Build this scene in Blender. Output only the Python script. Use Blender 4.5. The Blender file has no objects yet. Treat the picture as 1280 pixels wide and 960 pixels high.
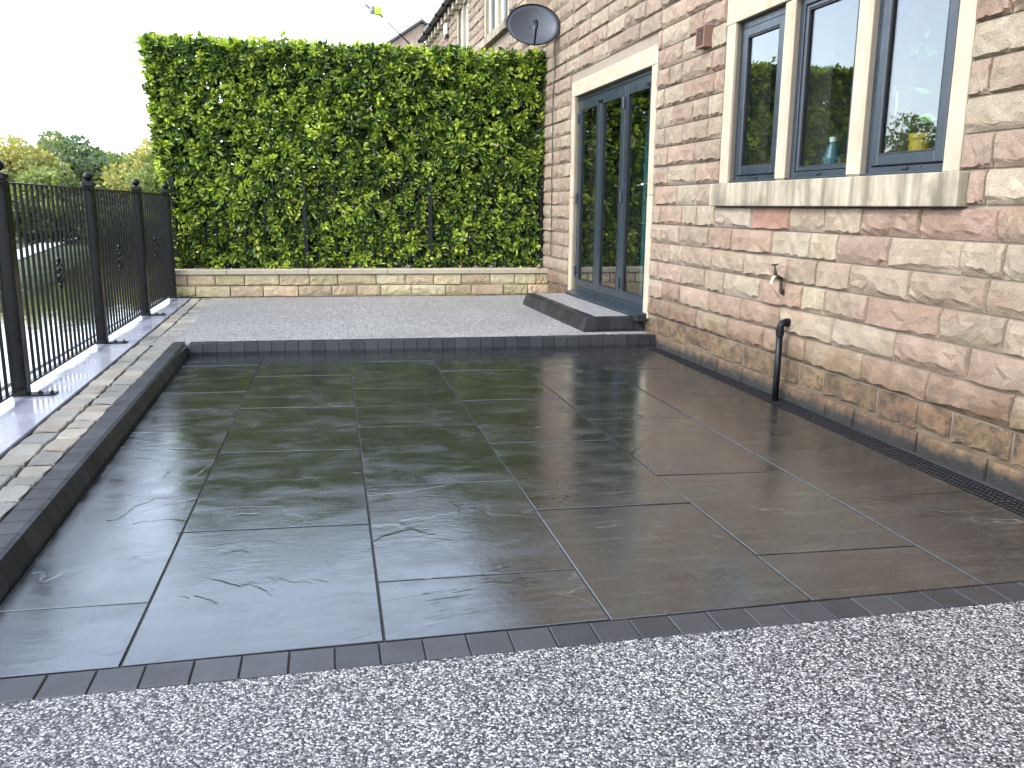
import bpy, bmesh, math, random
import numpy as np
from mathutils import Matrix, Vector
random.seed(7)
rng = np.random.default_rng(7)
sc = bpy.context.scene
COL = sc.collection

# ------------------------------------------------------------------ camera, sky, sun, exposure
cam_d = bpy.data.cameras.new('camera'); cam = bpy.data.objects.new('camera', cam_d); COL.objects.link(cam)
cam_d.sensor_width = 36.0; cam_d.lens = 36.0 * 1066.0 / 1280.0
cam_d.clip_start = 0.05; cam_d.clip_end = 3000
CAM_R = Matrix(((0.978565, 0.0346216, -0.2030069), (-0.205796, 0.2010098, -0.9577281), (0.0076483, 0.9789772, 0.2038261)))
CAM_P = Vector((0, 0, 1.25))
cam.matrix_world = Matrix.Translation(CAM_P) @ CAM_R.to_4x4()
sc.camera = cam

SUN_EL, SUN_AZ = 44.0, 250.0          # azimuth: 0 = +Y, 90 = +X; the veiled sun stands high to the left, a little behind the camera
w = bpy.data.worlds.new('World'); sc.world = w; w.use_nodes = True
wn, wl = w.node_tree.nodes, w.node_tree.links
wn.clear()
sky = wn.new('ShaderNodeTexSky'); sky.sky_type = 'NISHITA'; sky.sun_disc = False
sky.sun_elevation = math.radians(SUN_EL); sky.sun_rotation = math.radians(SUN_AZ)
sky.air_density = 1.0; sky.dust_density = 0.8; sky.ozone_density = 1.5
hs = wn.new('ShaderNodeHueSaturation'); hs.inputs['Saturation'].default_value = 0.5
bg = wn.new('ShaderNodeBackground'); bg.inputs['Strength'].default_value = 0.15
wo = wn.new('ShaderNodeOutputWorld')
wl.new(sky.outputs[0], hs.inputs['Color']); wl.new(hs.outputs[0], bg.inputs['Color']); wl.new(bg.outputs[0], wo.inputs['Surface'])
sun_d = bpy.data.lights.new('sun', 'SUN'); sun_d.energy = 0.7; sun_d.angle = math.radians(25); sun_d.color = (1.0, 0.96, 0.9)
sun = bpy.data.objects.new('sun', sun_d); COL.objects.link(sun)
az, el = math.radians(SUN_AZ), math.radians(SUN_EL)
sdir = Vector((math.sin(az) * math.cos(el), math.cos(az) * math.cos(el), math.sin(el)))
sun.rotation_euler = sdir.to_track_quat('Z', 'Y').to_euler()
sun.location = sdir * 30
sc.view_settings.view_transform = 'Standard'; sc.view_settings.look = 'None'
sc.view_settings.exposure = 2.5; sc.view_settings.gamma = 1.0; sc.view_settings.use_curve_mapping = False
sc.render.engine = 'CYCLES'
sc.cycles.max_bounces = 6; sc.cycles.diffuse_bounces = 2; sc.cycles.glossy_bounces = 4; sc.cycles.transparent_max_bounces = 16; sc.cycles.use_denoising = True
sc.cycles.caustics_reflective = False; sc.cycles.caustics_refractive = False

# ------------------------------------------------------------------ node helpers
def mat(name):
    m = bpy.data.materials.new(name); m.use_nodes = True
    return m, m.node_tree, m.node_tree.nodes['Principled BSDF']
def node(t, kind, ins=None, **props):
    n = t.nodes.new(kind)
    for k, v in props.items(): setattr(n, k, v)
    for k, v in (ins or {}).items():
        s = n.inputs[k]
        if isinstance(v, bpy.types.NodeSocket): t.links.new(v, s)
        else: s.default_value = v
    return n
def math_(t, op, a, b=None, c=None, clamp=False):
    ins = {0: a}
    if b is not None: ins[1] = b
    if c is not None: ins[2] = c
    return node(t, 'ShaderNodeMath', ins, operation=op, use_clamp=clamp).outputs[0]
def mixc(t, f, a, b, blend='MIX'):
    n = t.nodes.new('ShaderNodeMix'); n.data_type = 'RGBA'; n.blend_type = blend
    for i, v in ((0, f), (6, a), (7, b)):
        if isinstance(v, bpy.types.NodeSocket): t.links.new(v, n.inputs[i])
        else: n.inputs[i].default_value = v if i == 0 else (tuple(v) + (1,) if len(v) == 3 else v)
    return n.outputs[2]
def ramp(t, f, stops, interp='LINEAR'):
    n = t.nodes.new('ShaderNodeValToRGB'); n.color_ramp.interpolation = interp
    while len(n.color_ramp.elements) < len(stops): n.color_ramp.elements.new(0.5)
    for e, (p, c) in zip(n.color_ramp.elements, stops):
        e.position = p; e.color = (c, c, c, 1) if isinstance(c, (int, float)) else tuple(c) + (1,)
    t.links.new(f, n.inputs[0]); return n.outputs[0]
def noise(t, vec, scale, detail=4, rough=0.55, dist=0.0, out=0):
    return node(t, 'ShaderNodeTexNoise', {'Vector': vec, 'Scale': scale, 'Detail': detail, 'Roughness': rough, 'Distortion': dist}).outputs[out]
def bump(t, h, dist, strength=1.0, nrm=None):
    ins = {'Height': h, 'Distance': dist, 'Strength': strength}
    if nrm is not None: ins['Normal'] = nrm
    return node(t, 'ShaderNodeBump', ins).outputs[0]
def coords(t, kind='Object'):
    if kind == 'World': return node(t, 'ShaderNodeNewGeometry').outputs['Position']
    return node(t, 'ShaderNodeTexCoord').outputs[kind]
def scaled(t, v, s, off=None):
    ins = {'Vector': v, 'Scale': s}
    if off is not None: ins['Location'] = off
    return node(t, 'ShaderNodeMapping', ins).outputs[0]
def setp(b, **k):
    for n, v in k.items():
        s = b.inputs[n.replace('_', ' ')]
        if isinstance(v, bpy.types.NodeSocket): b.id_data.links.new(v, s)
        else: s.default_value = (tuple(v) + (1,) if isinstance(v, tuple) and len(v) == 3 and s.type == 'RGBA' else v)
def rand(t): return node(t, 'ShaderNodeObjectInfo').outputs['Random']
def ocol(t): return node(t, 'ShaderNodeObjectInfo').outputs['Color']
def attr(t, n): return node(t, 'ShaderNodeAttribute', attribute_name=n).outputs['Color']

MAT = {}
def plain(name, col, rough=0.5, metal=0.0, grain=0.0, gscale=40, **k):
    m, t, b = mat(name); setp(b, Base_Color=col, Roughness=rough, Metallic=metal, **k)
    if grain:
        p = coords(t, 'World'); n = noise(t, p, gscale, 4)
        setp(b, Normal=bump(t, n, 0.002, grain),
             Base_Color=mixc(t, ramp(t, noise(t, p, gscale * 0.13, 5), [(0.3, 0.0), (0.75, 1.0)]), tuple(c * 0.78 for c in col), tuple(min(1, c * 1.2) for c in col)),
             Roughness=ramp(t, noise(t, p, gscale * 0.2, 4), [(0.3, rough * 0.75), (0.75, min(1, rough * 1.3))]))
    MAT[name] = m; return m
DARK = {'Specular_IOR_Level': 0.22}
plain('black_paint', (0.0035, 0.0036, 0.0042), 0.34, grain=0.25, gscale=60, **DARK)
plain('anthracite', (0.016, 0.0245, 0.034), 0.34, grain=0.05, gscale=90)
plain('black_rubber', (0.012, 0.012, 0.013), 0.55)
plain('black_plastic', (0.004, 0.0045, 0.0052), 0.34, grain=0.2, gscale=80, **DARK)
plain('drain_metal', (0.004, 0.0045, 0.006), 0.34, grain=0.3, gscale=120, **DARK)
plain('bolt_metal', (0.05, 0.05, 0.055), 0.35, 0.8)
plain('steel', (0.75, 0.75, 0.76), 0.22, 1.0)
plain('bronze', (0.065, 0.05, 0.032), 0.42, 0.6, grain=0.6, gscale=150)
plain('brass_pale', (0.6, 0.5, 0.32), 0.4, 0.4)
plain('dish_grey', (0.05, 0.058, 0.072), 0.42, grain=0.05)
plain('terracotta_plastic', (0.16, 0.085, 0.06), 0.55, grain=0.2)
plain('white_plastic', (0.75, 0.75, 0.74), 0.4)
plain('maroon_plastic', (0.06, 0.012, 0.015), 0.4)
plain('cable_black', (0.014, 0.013, 0.013), 0.6)
plain('room_paint', (0.30, 0.295, 0.285), 0.8)
plain('room_floor', (0.18, 0.13, 0.09), 0.6)
plain('yellow_plastic', (0.5, 0.32, 0.02), 0.45)
plain('blue_plastic', (0.06, 0.13, 0.17), 0.25)
plain('teal_cloth', (0.03, 0.16, 0.17), 0.85)
plain('house_leaf', (0.16, 0.32, 0.08), 0.4)
plain('roof_slate', (0.06, 0.06, 0.065), 0.55, grain=0.6, gscale=14)
plain('lime_plastic', (0.42, 0.62, 0.05), 0.4)
plain('grey_paint', (0.2, 0.2, 0.21), 0.45)
plain('joint_sand', (0.022, 0.022, 0.024), 0.75, grain=0.8, gscale=160)
plain('joint_mud', (0.022, 0.02, 0.017), 0.8, grain=0.8, gscale=160)
plain('bark', (0.06, 0.045, 0.03), 0.85, grain=0.8, gscale=20)
plain('far_pavement', (0.42, 0.40, 0.42), 0.7)

def make_slab():
    m, t, b = mat('wet_slab')
    oi = node(t, 'ShaderNodeObjectInfo'); r = oi.outputs['Random']
    off = node(t, 'ShaderNodeCombineXYZ', {0: math_(t, 'MULTIPLY', r, 37.0), 1: math_(t, 'MULTIPLY', r, 91.0), 2: math_(t, 'MULTIPLY', r, 13.0)}).outputs[0]
    p = node(t, 'ShaderNodeVectorMath', {0: coords(t, 'World'), 1: off}, operation='ADD').outputs[0]
    # riven cleft surface: terraces with soft risers
    n1 = noise(t, scaled(t, p, (1.0, 1.35, 0.2)), 1.25, 5, 0.5, 0.9)
    v = math_(t, 'MULTIPLY', n1, 6.0)
    fr = math_(t, 'FRACT', v); fl = math_(t, 'FLOOR', v)
    st = node(t, 'ShaderNodeMapRange', {0: fr, 1: 0.86, 2: 1.0, 3: 0.0, 4: 1.0}, interpolation_type='SMOOTHSTEP').outputs[0]
    patch = ramp(t, noise(t, p, 1.7, 3), [(0.42, 0.0), (0.66, 1.0)])
    terr = math_(t, 'MULTIPLY', math_(t, 'ADD', fl, st), 1.0)
    nb = node(t, 'ShaderNodeMix', {0: patch}, data_type='VECTOR'); t.links.new(node(t, 'ShaderNodeNewGeometry').outputs['Normal'], nb.inputs[4]); t.links.new(bump(t, terr, 0.0022, 0.6), nb.inputs[5])
    nb = nb.outputs[1]
    nb = bump(t, noise(t, scaled(t, p, (1.0, 1.6, 0.3)), 3.0, 3), 0.006, 0.10, nb)
    riv = math_(t, 'MULTIPLY', noise(t, scaled(t, p, (7, 26, 3)), 1.0, 4, 0.65), ramp(t, noise(t, p, 1.9, 4), [(0.40, 0.15), (0.65, 1.0)]))
    nb = bump(t, riv, 0.0036, 0.24, nb)
    nb = bump(t, noise(t, p, 34, 4, 0.65), 0.0022, 0.17, nb)
    nb = bump(t, noise(t, p, 150, 3, 0.65), 0.0010, 0.26, nb)
    base = mixc(t, ramp(t, noise(t, p, 2.2, 5), [(0.3, 0.0), (0.7, 1.0)]), oi.outputs['Color'], mixc(t, 0.5, oi.outputs['Color'], (0.020, 0.022, 0.0215)))
    vein = math_(t, 'ABSOLUTE', math_(t, 'SUBTRACT', noise(t, scaled(t, p, (1.0, 1.9, 0.2)), 1.1, 4, 0.45, 0.3), 0.52))
    vein = math_(t, 'MULTIPLY', ramp(t, vein, [(0.0012, 1.0), (0.0034, 0.0)]), ramp(t, noise(t, p, 2.6, 3), [(0.54, 0.0), (0.66, 1.0)]))
    base = mixc(t, math_(t, 'MULTIPLY', vein, 0.4), base, (0.22, 0.225, 0.22))
    grain = ramp(t, noise(t, scaled(t, p, (1.0, 1.0, 1.0)), 48, 6, 0.75), [(0.32, 0.35), (0.70, 1.75)])
    base = mixc(t, 1.0, base, grain, 'MULTIPLY')
    streak = ramp(t, noise(t, node(t, 'ShaderNodeMapping', {'Vector': p, 'Rotation': (0, 0, 0.6), 'Scale': (3, 22, 3)}).outputs[0], 1.0, 5, 0.6), [(0.52, 0.0), (0.75, 0.55)])
    base = mixc(t, streak, base, (0.055, 0.056, 0.052))
    spk = ramp(t, noise(t, p, 75, 2), [(0.69, 0.0), (0.76, 1.0)])
    base = mixc(t, math_(t, 'MULTIPLY', spk, 0.3), base, (0.14, 0.14, 0.135))
    dry = ramp(t, noise(t, scaled(t, p, (1.0, 1.5, 1.0)), 3.1, 6, 0.62, 0.6), [(0.40, 0.0), (0.72, 1.0)])
    base = mixc(t, math_(t, 'MULTIPLY', dry, 0.35), base, (0.032, 0.0335, 0.034))
    rough = node(t, 'ShaderNodeMapRange', {0: dry, 1: 0.0, 2: 1.0, 3: 0.09, 4: 0.32}).outputs[0]
    setp(b, Base_Color=base, Roughness=rough, Normal=nb, IOR=2.08, Specular_Tint=(0.86, 0.94, 1.0))
    MAT['slab'] = m
make_slab()

def make_resin(name, bs, lift):
    m, t, b = mat(name)
    p = coords(t, 'World')
    p2 = node(t, 'ShaderNodeVectorMath', {0: p, 1: node(t, 'ShaderNodeVectorMath', {0: noise(t, p, 90, 2, out=1), 'Scale': 0.004}, operation='SCALE').outputs[0]}, operation='ADD').outputs[0]
    vo = node(t, 'ShaderNodeTexVoronoi', {'Vector': p2, 'Scale': 178.0, 'Randomness': 1.0}, feature='F1')
    hue = node(t, 'ShaderNodeSeparateColor', {0: vo.outputs['Color']})
    c = ramp(t, hue.outputs[0], [(0.0, (0.015, 0.015, 0.017)), (0.18, (0.045, 0.045, 0.05)), (0.38, (0.10, 0.10, 0.11)), (0.55, (0.16, 0.153, 0.145)), (0.68, (0.28, 0.277, 0.27)), (0.86, (0.47, 0.465, 0.45))], 'CONSTANT')
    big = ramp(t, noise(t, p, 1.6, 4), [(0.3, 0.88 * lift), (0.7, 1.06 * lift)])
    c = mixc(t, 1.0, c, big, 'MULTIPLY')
    edge = ramp(t, vo.outputs['Distance'], [(0.40, 1.0), (0.9, 0.35)])
    c = mixc(t, 1.0, c, edge, 'MULTIPLY')
    h = math_(t, 'SUBTRACT', 1.0, vo.outputs['Distance'])
    setp(b, Base_Color=c, Roughness=0.45, Normal=bump(t, h, 0.004, bs))
    MAT[name] = m
make_resin('resin', 0.6, 1.0); make_resin('resin_far_lit', 0.12, 1.55)  # second copy: same gravel, colour lightened to offset its darkening at grazing view

def make_block(name, base, var, rough=0.42, spec=0.3):
    m, t, b = mat(name); p = coords(t, 'World')
    r = rand(t)
    c = mixc(t, r, base, var)
    c = mixc(t, ramp(t, noise(t, p, 9, 5), [(0.4, 0.0), (0.75, 0.5)]), c, tuple(x * 1.7 + 0.008 for x in base))
    nb = bump(t, noise(t, p, 240, 3), 0.0012, 0.5); nb = bump(t, noise(t, p, 30, 4), 0.003, 0.25, nb)
    setp(b, Base_Color=c, Roughness=ramp(t, noise(t, p, 5, 4), [(0.35, rough * 0.7), (0.7, rough * 1.2)]), Normal=nb, Specular_IOR_Level=spec)
    MAT[name] = m
make_block('kerb_block', (0.007, 0.0073, 0.0085), (0.019, 0.0195, 0.022), 0.45)
make_block('edging_block', (0.013, 0.0135, 0.016), (0.030, 0.031, 0.034), 0.45, 0.5)

def make_stone(name, src, dirt=False, rough=0.85, bscale=1.0):
    m, t, b = mat(name); p = coords(t, 'World')
    base = ocol(t) if src == 'object' else attr(t, 'col')
    n1 = noise(t, p, 7, 4, 0.6)
    c = mixc(t, ramp(t, n1, [(0.35, 0.0), (0.7, 1.0)]), mixc(t, 1.0, base, (0.80, 0.76, 0.72), 'MULTIPLY'), mixc(t, 1.0, base, (1.14, 1.14, 1.12), 'MULTIPLY'))
    # iron bands in the sandstone
    band = ramp(t, noise(t, scaled(t, p, (1, 0.6, 2.2)), 2.3, 3, 0.5, 1.5), [(0.55, 0.0), (0.72, 0.55)])
    c = mixc(t, band, c, mixc(t, 1.0, base, (0.98, 0.80, 0.72), 'MULTIPLY'))
    spots = ramp(t, noise(t, p, 130, 3), [(0.50, 0.0), (0.68, 0.55)])
    c = mixc(t, spots, c, mixc(t, 1.0, base, (0.55, 0.5, 0.46), 'MULTIPLY'))
    # soot and algae collected on the lower arrises and streaking in patches
    soot = ramp(t, noise(t, scaled(t, p, (1, 1, 2.5)), 3.2, 6, 0.65), [(0.58, 0.0), (0.80, 0.5)])
    c = mixc(t, soot, c, (0.10, 0.085, 0.07))
    if dirt:
        z = node(t, 'ShaderNodeSeparateXYZ', {0: p}).outputs[2]
        wv = math_(t, 'ADD', z, math_(t, 'MULTIPLY', math_(t, 'SUBTRACT', noise(t, p, 5, 5, 0.6), 0.5), 0.42))
        low = ramp(t, wv, [(0.24, 1.0), (0.52, 0.0)])
        c = mixc(t, math_(t, 'MULTIPLY', low, 0.9), c, mixc(t, 1.0, base, (0.47, 0.355, 0.22), 'MULTIPLY'))
        blot = ramp(t, noise(t, scaled(t, p, (1, 1, 1.2)), 9.0, 7, 0.74, 0.5), [(0.43, 0.0), (0.60, 1.0)])
        zone = ramp(t, z, [(0.0, 1.0), (0.09, 0.8), (0.125, 1.0), (0.27, 1.0), (0.31, 0.45), (0.55, 0.0)])
        c = mixc(t, math_(t, 'MULTIPLY', math_(t, 'MULTIPLY', blot, zone), 0.78), c, (0.022, 0.018, 0.013))
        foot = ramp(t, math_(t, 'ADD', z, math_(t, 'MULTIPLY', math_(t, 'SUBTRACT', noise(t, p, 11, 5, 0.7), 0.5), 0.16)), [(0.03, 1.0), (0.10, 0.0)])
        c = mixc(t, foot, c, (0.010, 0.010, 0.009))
    nb = bump(t, noise(t, p, 24 * bscale, 5, 0.75, 0.2), 0.022, 0.55)
    nb = bump(t, noise(t, p, 130 * bscale, 3, 0.7), 0.009, 0.9, nb)
    setp(b, Base_Color=c, Roughness=rough, Normal=nb)
    MAT[name] = m
make_stone('rock_face', 'object', dirt=True)
make_stone('rock_face_joined', 'attr', dirt=True)
make_stone('sandstone_wall', 'object')
make_stone('sett_stone', 'object', rough=0.5, bscale=1.0)
def make_mortar():
    m, t, b = mat('mortar'); p = coords(t, 'World')
    z = node(t, 'ShaderNodeSeparateXYZ', {0: p}).outputs[2]
    c = mixc(t, noise(t, p, 12, 5), (0.19, 0.155, 0.115), (0.26, 0.215, 0.165))
    low = ramp(t, math_(t, 'ADD', z, math_(t, 'MULTIPLY', noise(t, p, 6, 4), 0.3)), [(0.22, 1.0), (0.60, 0.0)])
    c = mixc(t, math_(t, 'MULTIPLY', low, 0.95), c, (0.055, 0.036, 0.018))
    setp(b, Base_Color=c, Roughness=0.9, Normal=bump(t, noise(t, p, 120, 4), 0.004, 0.6)); MAT['mortar'] = m
make_mortar()
def make_dressed(name, stain):
    m, t, b = mat(name); p = coords(t, 'World')
    c = mixc(t, ramp(t, noise(t, p, 5, 5), [(0.3, 0.0), (0.7, 1.0)]), (0.30, 0.255, 0.18), (0.365, 0.32, 0.24))
    sp = ramp(t, noise(t, scaled(t, p, (1, 1, 0.5)), 4.5, 4), [(0.60, 0.0), (0.72, 0.5)])
    c = mixc(t, sp, c, (0.21, 0.165, 0.10))
    if stain:
        st = ramp(t, noise(t, scaled(t, p, (14, 14, 1.6)), 1.0, 5, 0.6), [(0.36, 0.0), (0.68, 0.85)])
        c = mixc(t, st, c, (0.10, 0.083, 0.052))
        st2 = ramp(t, noise(t, p, 3.0, 4), [(0.48, 0.0), (0.62, 0.9)])
        c = mixc(t, math_(t, 'MULTIPLY', st2, 0.7), c, (0.075, 0.062, 0.04))
    setp(b, Base_Color=c, Roughness=0.8, Normal=bump(t, noise(t, p, 130, 4), 0.002, 0.5)); MAT[name] = m
make_dressed('dressed_stone', False); make_dressed('stained_sill', True)
def make_ledge():
    m, t, b = mat('wet_ledge'); p = coords(t, 'World')
    c = mixc(t, noise(t, p, 3, 5), (0.22, 0.225, 0.275), (0.30, 0.305, 0.36))
    setp(b, Base_Color=c, Roughness=ramp(t, noise(t, p, 2.5, 4), [(0.35, 0.08), (0.7, 0.4)]), IOR=1.6, Normal=bump(t, noise(t, p, 60, 4), 0.001, 0.3)); MAT['ledge'] = m
make_ledge()
def make_glass():
    m, t, b = mat('pane_glass'); t.nodes.remove(b)
    out = t.nodes['Material Output']
    p = coords(t, 'World')
    nb = bump(t, noise(t, p, 1.4, 1), 0.004, 0.02)
    bf = node(t, 'ShaderNodeNewGeometry').outputs['Backfacing']
    fr = node(t, 'ShaderNodeFresnel', {'IOR': node(t, 'ShaderNodeMapRange', {0: bf, 3: 1.8, 4: 1 / 1.8}).outputs[0], 'Normal': nb}).outputs[0]
    tr = node(t, 'ShaderNodeBsdfTransparent', {'Color': (0.80, 0.85, 0.85, 1)}).outputs[0]
    gl = node(t, 'ShaderNodeBsdfGlossy', {'Color': (0.95, 0.97, 1, 1), 'Roughness': 0.012, 'Normal': nb}).outputs[0]
    mx = node(t, 'ShaderNodeMixShader', {0: fr, 1: tr, 2: gl}).outputs[0]
    drops = ramp(t, node(t, 'ShaderNodeTexVoronoi', {'Vector': p, 'Scale': 34.0}).outputs['Distance'], [(0.06, 1.0), (0.09, 0.0)])
    t.links.new(mx, out.inputs[0]); MAT['glass'] = m
make_glass()
def make_leaf(name, src, trans=0.35, rough=0.27):
    m, t, b = mat(name); out = t.nodes['Material Output']
    c = ocol(t) if src == 'object' else attr(t, 'col')
    setp(b, Base_Color=c, Roughness=rough)
    tl = node(t, 'ShaderNodeBsdfTranslucent', {'Color': mixc(t, 1.0, c, (1.25, 1.25, 0.6), 'MULTIPLY')}).outputs[0]
    mx = node(t, 'ShaderNodeMixShader', {0: trans}); t.links.new(b.outputs[0], mx.inputs[1]); t.links.new(tl, mx.inputs[2])
    t.links.new(mx.outputs[0], out.inputs[0]); MAT[name] = m
make_leaf('laurel_leaf', 'attr', 0.42); make_leaf('laurel_leaf_single', 'object', 0.42); make_leaf('tree_leaf', 'attr', 0.4, 0.6)
def make_water():
    m, t, b = mat('river_water'); p = coords(t, 'World')
    nb = bump(t, noise(t, scaled(t, p, (1.0, 0.45, 1)), 2.2, 4, 0.6), 0.05, 0.12)
    leaf = ramp(t, noise(t, p, 7, 3, 0.7), [(0.70, 0.0), (0.72, 1.0)])
    setp(b, Base_Color=mixc(t, leaf, (0.022, 0.024, 0.014), (0.30, 0.30, 0.18)), Roughness=math_(t, 'ADD', math_(t, 'MULTIPLY', leaf, 0.5), 0.03), IOR=1.55, Normal=nb); MAT['water'] = m
make_water()
def make_ground():
    m, t, b = mat('ground_grass'); p = coords(t, 'World')
    c = mixc(t, ramp(t, noise(t, p, 0.35, 6), [(0.35, 0.0), (0.65, 1.0)]), (0.022, 0.038, 0.010), (0.065, 0.085, 0.022))
    c = mixc(t, ramp(t, noise(t, p, 0.9, 5), [(0.58, 0.0), (0.7, 0.7)]), c, (0.16, 0.11, 0.05))
    setp(b, Base_Color=c, Roughness=0.9, Normal=bump(t, noise(t, p, 5, 6, 0.7), 0.25, 0.9)); MAT['grass'] = m
make_ground()

# ------------------------------------------------------------------ mesh helpers
class MB:
    def __init__(s): s.v, s.f, s.c = [], [], []
    def add(s, vs, fs, col=None):
        o = len(s.v); s.v += [tuple(v) for v in vs]; s.f += [tuple(i + o for i in f) for f in fs]
        if col is not None: s.c += [col] * len(vs)
        return s
    def box(s, x0, x1, y0, y1, z0, z1):
        return s.add([(x0, y0, z0), (x1, y0, z0), (x1, y1, z0), (x0, y1, z0), (x0, y0, z1), (x1, y0, z1), (x1, y1, z1), (x0, y1, z1)],
                     [(0, 3, 2, 1), (4, 5, 6, 7), (0, 1, 5, 4), (1, 2, 6, 5), (2, 3, 7, 6), (3, 0, 4, 7)])
    def bbox(s, x0, x1, y0, y1, z0, z1, b):          # box with all edges chamfered
        bm = bmesh.new(); bmesh.ops.create_cube(bm, size=1)
        for v in bm.verts: v.co = ((x0 + x1) / 2 + v.co.x * (x1 - x0), (y0 + y1) / 2 + v.co.y * (y1 - y0), (z0 + z1) / 2 + v.co.z * (z1 - z0))
        bmesh.ops.bevel(bm, geom=bm.edges[:], offset=b, segments=1, affect='EDGES')
        bm.verts.index_update()
        s.add([v.co[:] for v in bm.verts], [[v.index for v in f.verts] for f in bm.faces]); bm.free(); return s
    def slab(s, pts, z0, z1, b, tops=None):          # polygon prism with chamfered top, ccw pts
        n = len(pts); cx = sum(p[0] for p in pts) / n; cy = sum(p[1] for p in pts) / n
        ins = []
        for i in range(n):
            p, q, r = Vector(pts[i - 1]).to_2d(), Vector(pts[i]).to_2d(), Vector(pts[(i + 1) % n]).to_2d()
            a = (p - q).normalized(); c = (r - q).normalized()
            k = abs(a.x * c.y - a.y * c.x) or 1
            ins.append(q + (a + c) * (b / k))
        tz = tops or [0] * n
        vs = [(p[0], p[1], z0) for p in pts] + [(p[0], p[1], z1 - b + tz[i]) for i, p in enumerate(pts)] + [(q.x, q.y, z1 + tz[i]) for i, q in enumerate(ins)]
        fs = [tuple(range(n - 1, -1, -1)), tuple(range(2 * n, 3 * n))]
        for i in range(n):
            j = (i + 1) % n
            fs += [(i, j, n + j, n + i), (n + i, n + j, 2 * n + j, 2 * n + i)]
        return s.add(vs, fs)
    def tube(s, path, r, n=8, cap=True):
        path = [Vector(p) for p in path]; m = len(path); rs = r if isinstance(r, (list, tuple)) else [r] * m
        vs, fs = [], []; up = None
        for i, p in enumerate(path):
            d = (path[min(i + 1, m - 1)] - path[max(i - 1, 0)]).normalized()
            if up is None: up = Vector((0, 0, 1)) if abs(d.z) < 0.9 else Vector((1, 0, 0))
            a = d.cross(up).normalized(); c = a.cross(d).normalized(); up = c
            for k in range(n):
                t = 2 * math.pi * k / n; vs.append(p + (a * math.cos(t) + c * math.sin(t)) * rs[i])
        for i in range(m - 1):
            for k in range(n):
                l = (k + 1) % n; fs.append((i * n + k, i * n + l, (i + 1) * n + l, (i + 1) * n + k))
        if cap: fs += [tuple(range(n - 1, -1, -1)), tuple((m - 1) * n + k for k in range(n))]
        return s.add(vs, fs)
    def lathe(s, prof, n=16, c=(0, 0, 0), axis='Z'):  # profile of (radius, height)
        vs, fs = [], []
        for r, h in prof:
            for k in range(n):
                t = 2 * math.pi * k / n; x, y, z = r * math.cos(t), r * math.sin(t), h
                if axis == 'X': x, y, z = h, x, y
                vs.append((c[0] + x, c[1] + y, c[2] + z))
        for i in range(len(prof) - 1):
            for k in range(n):
                l = (k + 1) % n; fs.append((i * n + k, i * n + l, (i + 1) * n + l, (i + 1) * n + k))
        fs += [tuple(range(n - 1, -1, -1)), tuple((len(prof) - 1) * n + k for k in range(n))]
        return s.add(vs, fs)
    def mesh(s, name):
        me = bpy.data.meshes.new(name); me.from_pydata(s.v, [], s.f); me.update()
        if s.c and len(s.c) == len(s.v):
            a = me.attributes.new('col', 'FLOAT_COLOR', 'POINT'); a.data.foreach_set('color', np.array([tuple(c) + (1,) if len(c) == 3 else c for c in s.c], np.float32).ravel())
        return me
    def build(s, name, m, parent=None, loc=(0, 0, 0), rz=0.0, smooth=False):
        me = s.mesh(name); return put(me, name, m, parent, loc, rz, smooth)
def put(me, name, m, parent=None, loc=(0, 0, 0), rz=0.0, smooth=False):
    if m is not None and not me.materials: me.materials.append(MAT[m])
    if smooth: me.polygons.foreach_set('use_smooth', [True] * len(me.polygons))
    o = bpy.data.objects.new(name, me); COL.objects.link(o); o.parent = parent; o.location = loc; o.rotation_euler = (0, 0, rz)
    return o
def empty(name, loc=(0, 0, 0), rz=0.0, parent=None):
    o = bpy.data.objects.new(name, None); COL.objects.link(o); o.location = loc; o.rotation_euler = (0, 0, rz); o.parent = parent
    o.empty_display_size = 0.1; return o
def tag(o, label=None, cat=None, group=None, kind=None):
    if label: o['label'] = label
    if cat: o['category'] = cat
    if group: o['group'] = group
    if kind: o['kind'] = kind
    return o
def struct(o, label=None, cat=None): return tag(o, label, cat, None, 'structure')
def lerp(a, b, t): return a + (b - a) * t

# ------------------------------------------------------------------ terrain, river
def far_bank(y): return -11.24 - 0.165 * (y - 32.7)
def near_bank(y): return -2.2 if y < 14 else -2.2 - 0.075 * (y - 14)
def terrain_h(x, y):
    fb, nb = far_bank(y), near_bank(y)
    if x > nb + 0.4: return -0.35 if y < 30 else -0.35 + min(1, (y - 30) / 60) * 1.0
    if x < fb - 0.3:
        d = fb - x
        h = -2.45 + min(1, d / 2.2) * 0.35
        if d > 14: h += (d - 14) * 0.045
        return min(h, 16)
    return -3.6
xs = sorted(set([-900, -500, -300, -200, -140, -100, -80] + list(np.arange(-64, -20, 4.0)) + list(np.arange(-20, -1.0, 0.6)) + [0, 5, 20, 60, 150, 400, 900]))
ys = [-300, -100, -40] + list(np.arange(-20, 120, 5.0)) + [140, 170, 200, 260, 340, 460, 650, 900, 1400]
vs = [(x, y, terrain_h(x, y)) for y in ys for x in xs]; nx = len(xs)
fs = [(j * nx + i, j * nx + i + 1, (j + 1) * nx + i + 1, (j + 1) * nx + i) for j in range(len(ys) - 1) for i in range(nx - 1)]
struct(MB().add(vs, fs).build('ground', 'grass', smooth=True), 'grassy ground and far river bank behind the fence', 'ground')
struct(MB().add([(-300, -300, -2.62), (0, -300, -2.62), (0, 1000, -2.62), (-300, 1000, -2.62)], [(0, 1, 2, 3)]).build('river', 'water'), 'calm dark river with white sky reflections behind the fence', 'river')
pv, pf = [], []
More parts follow.
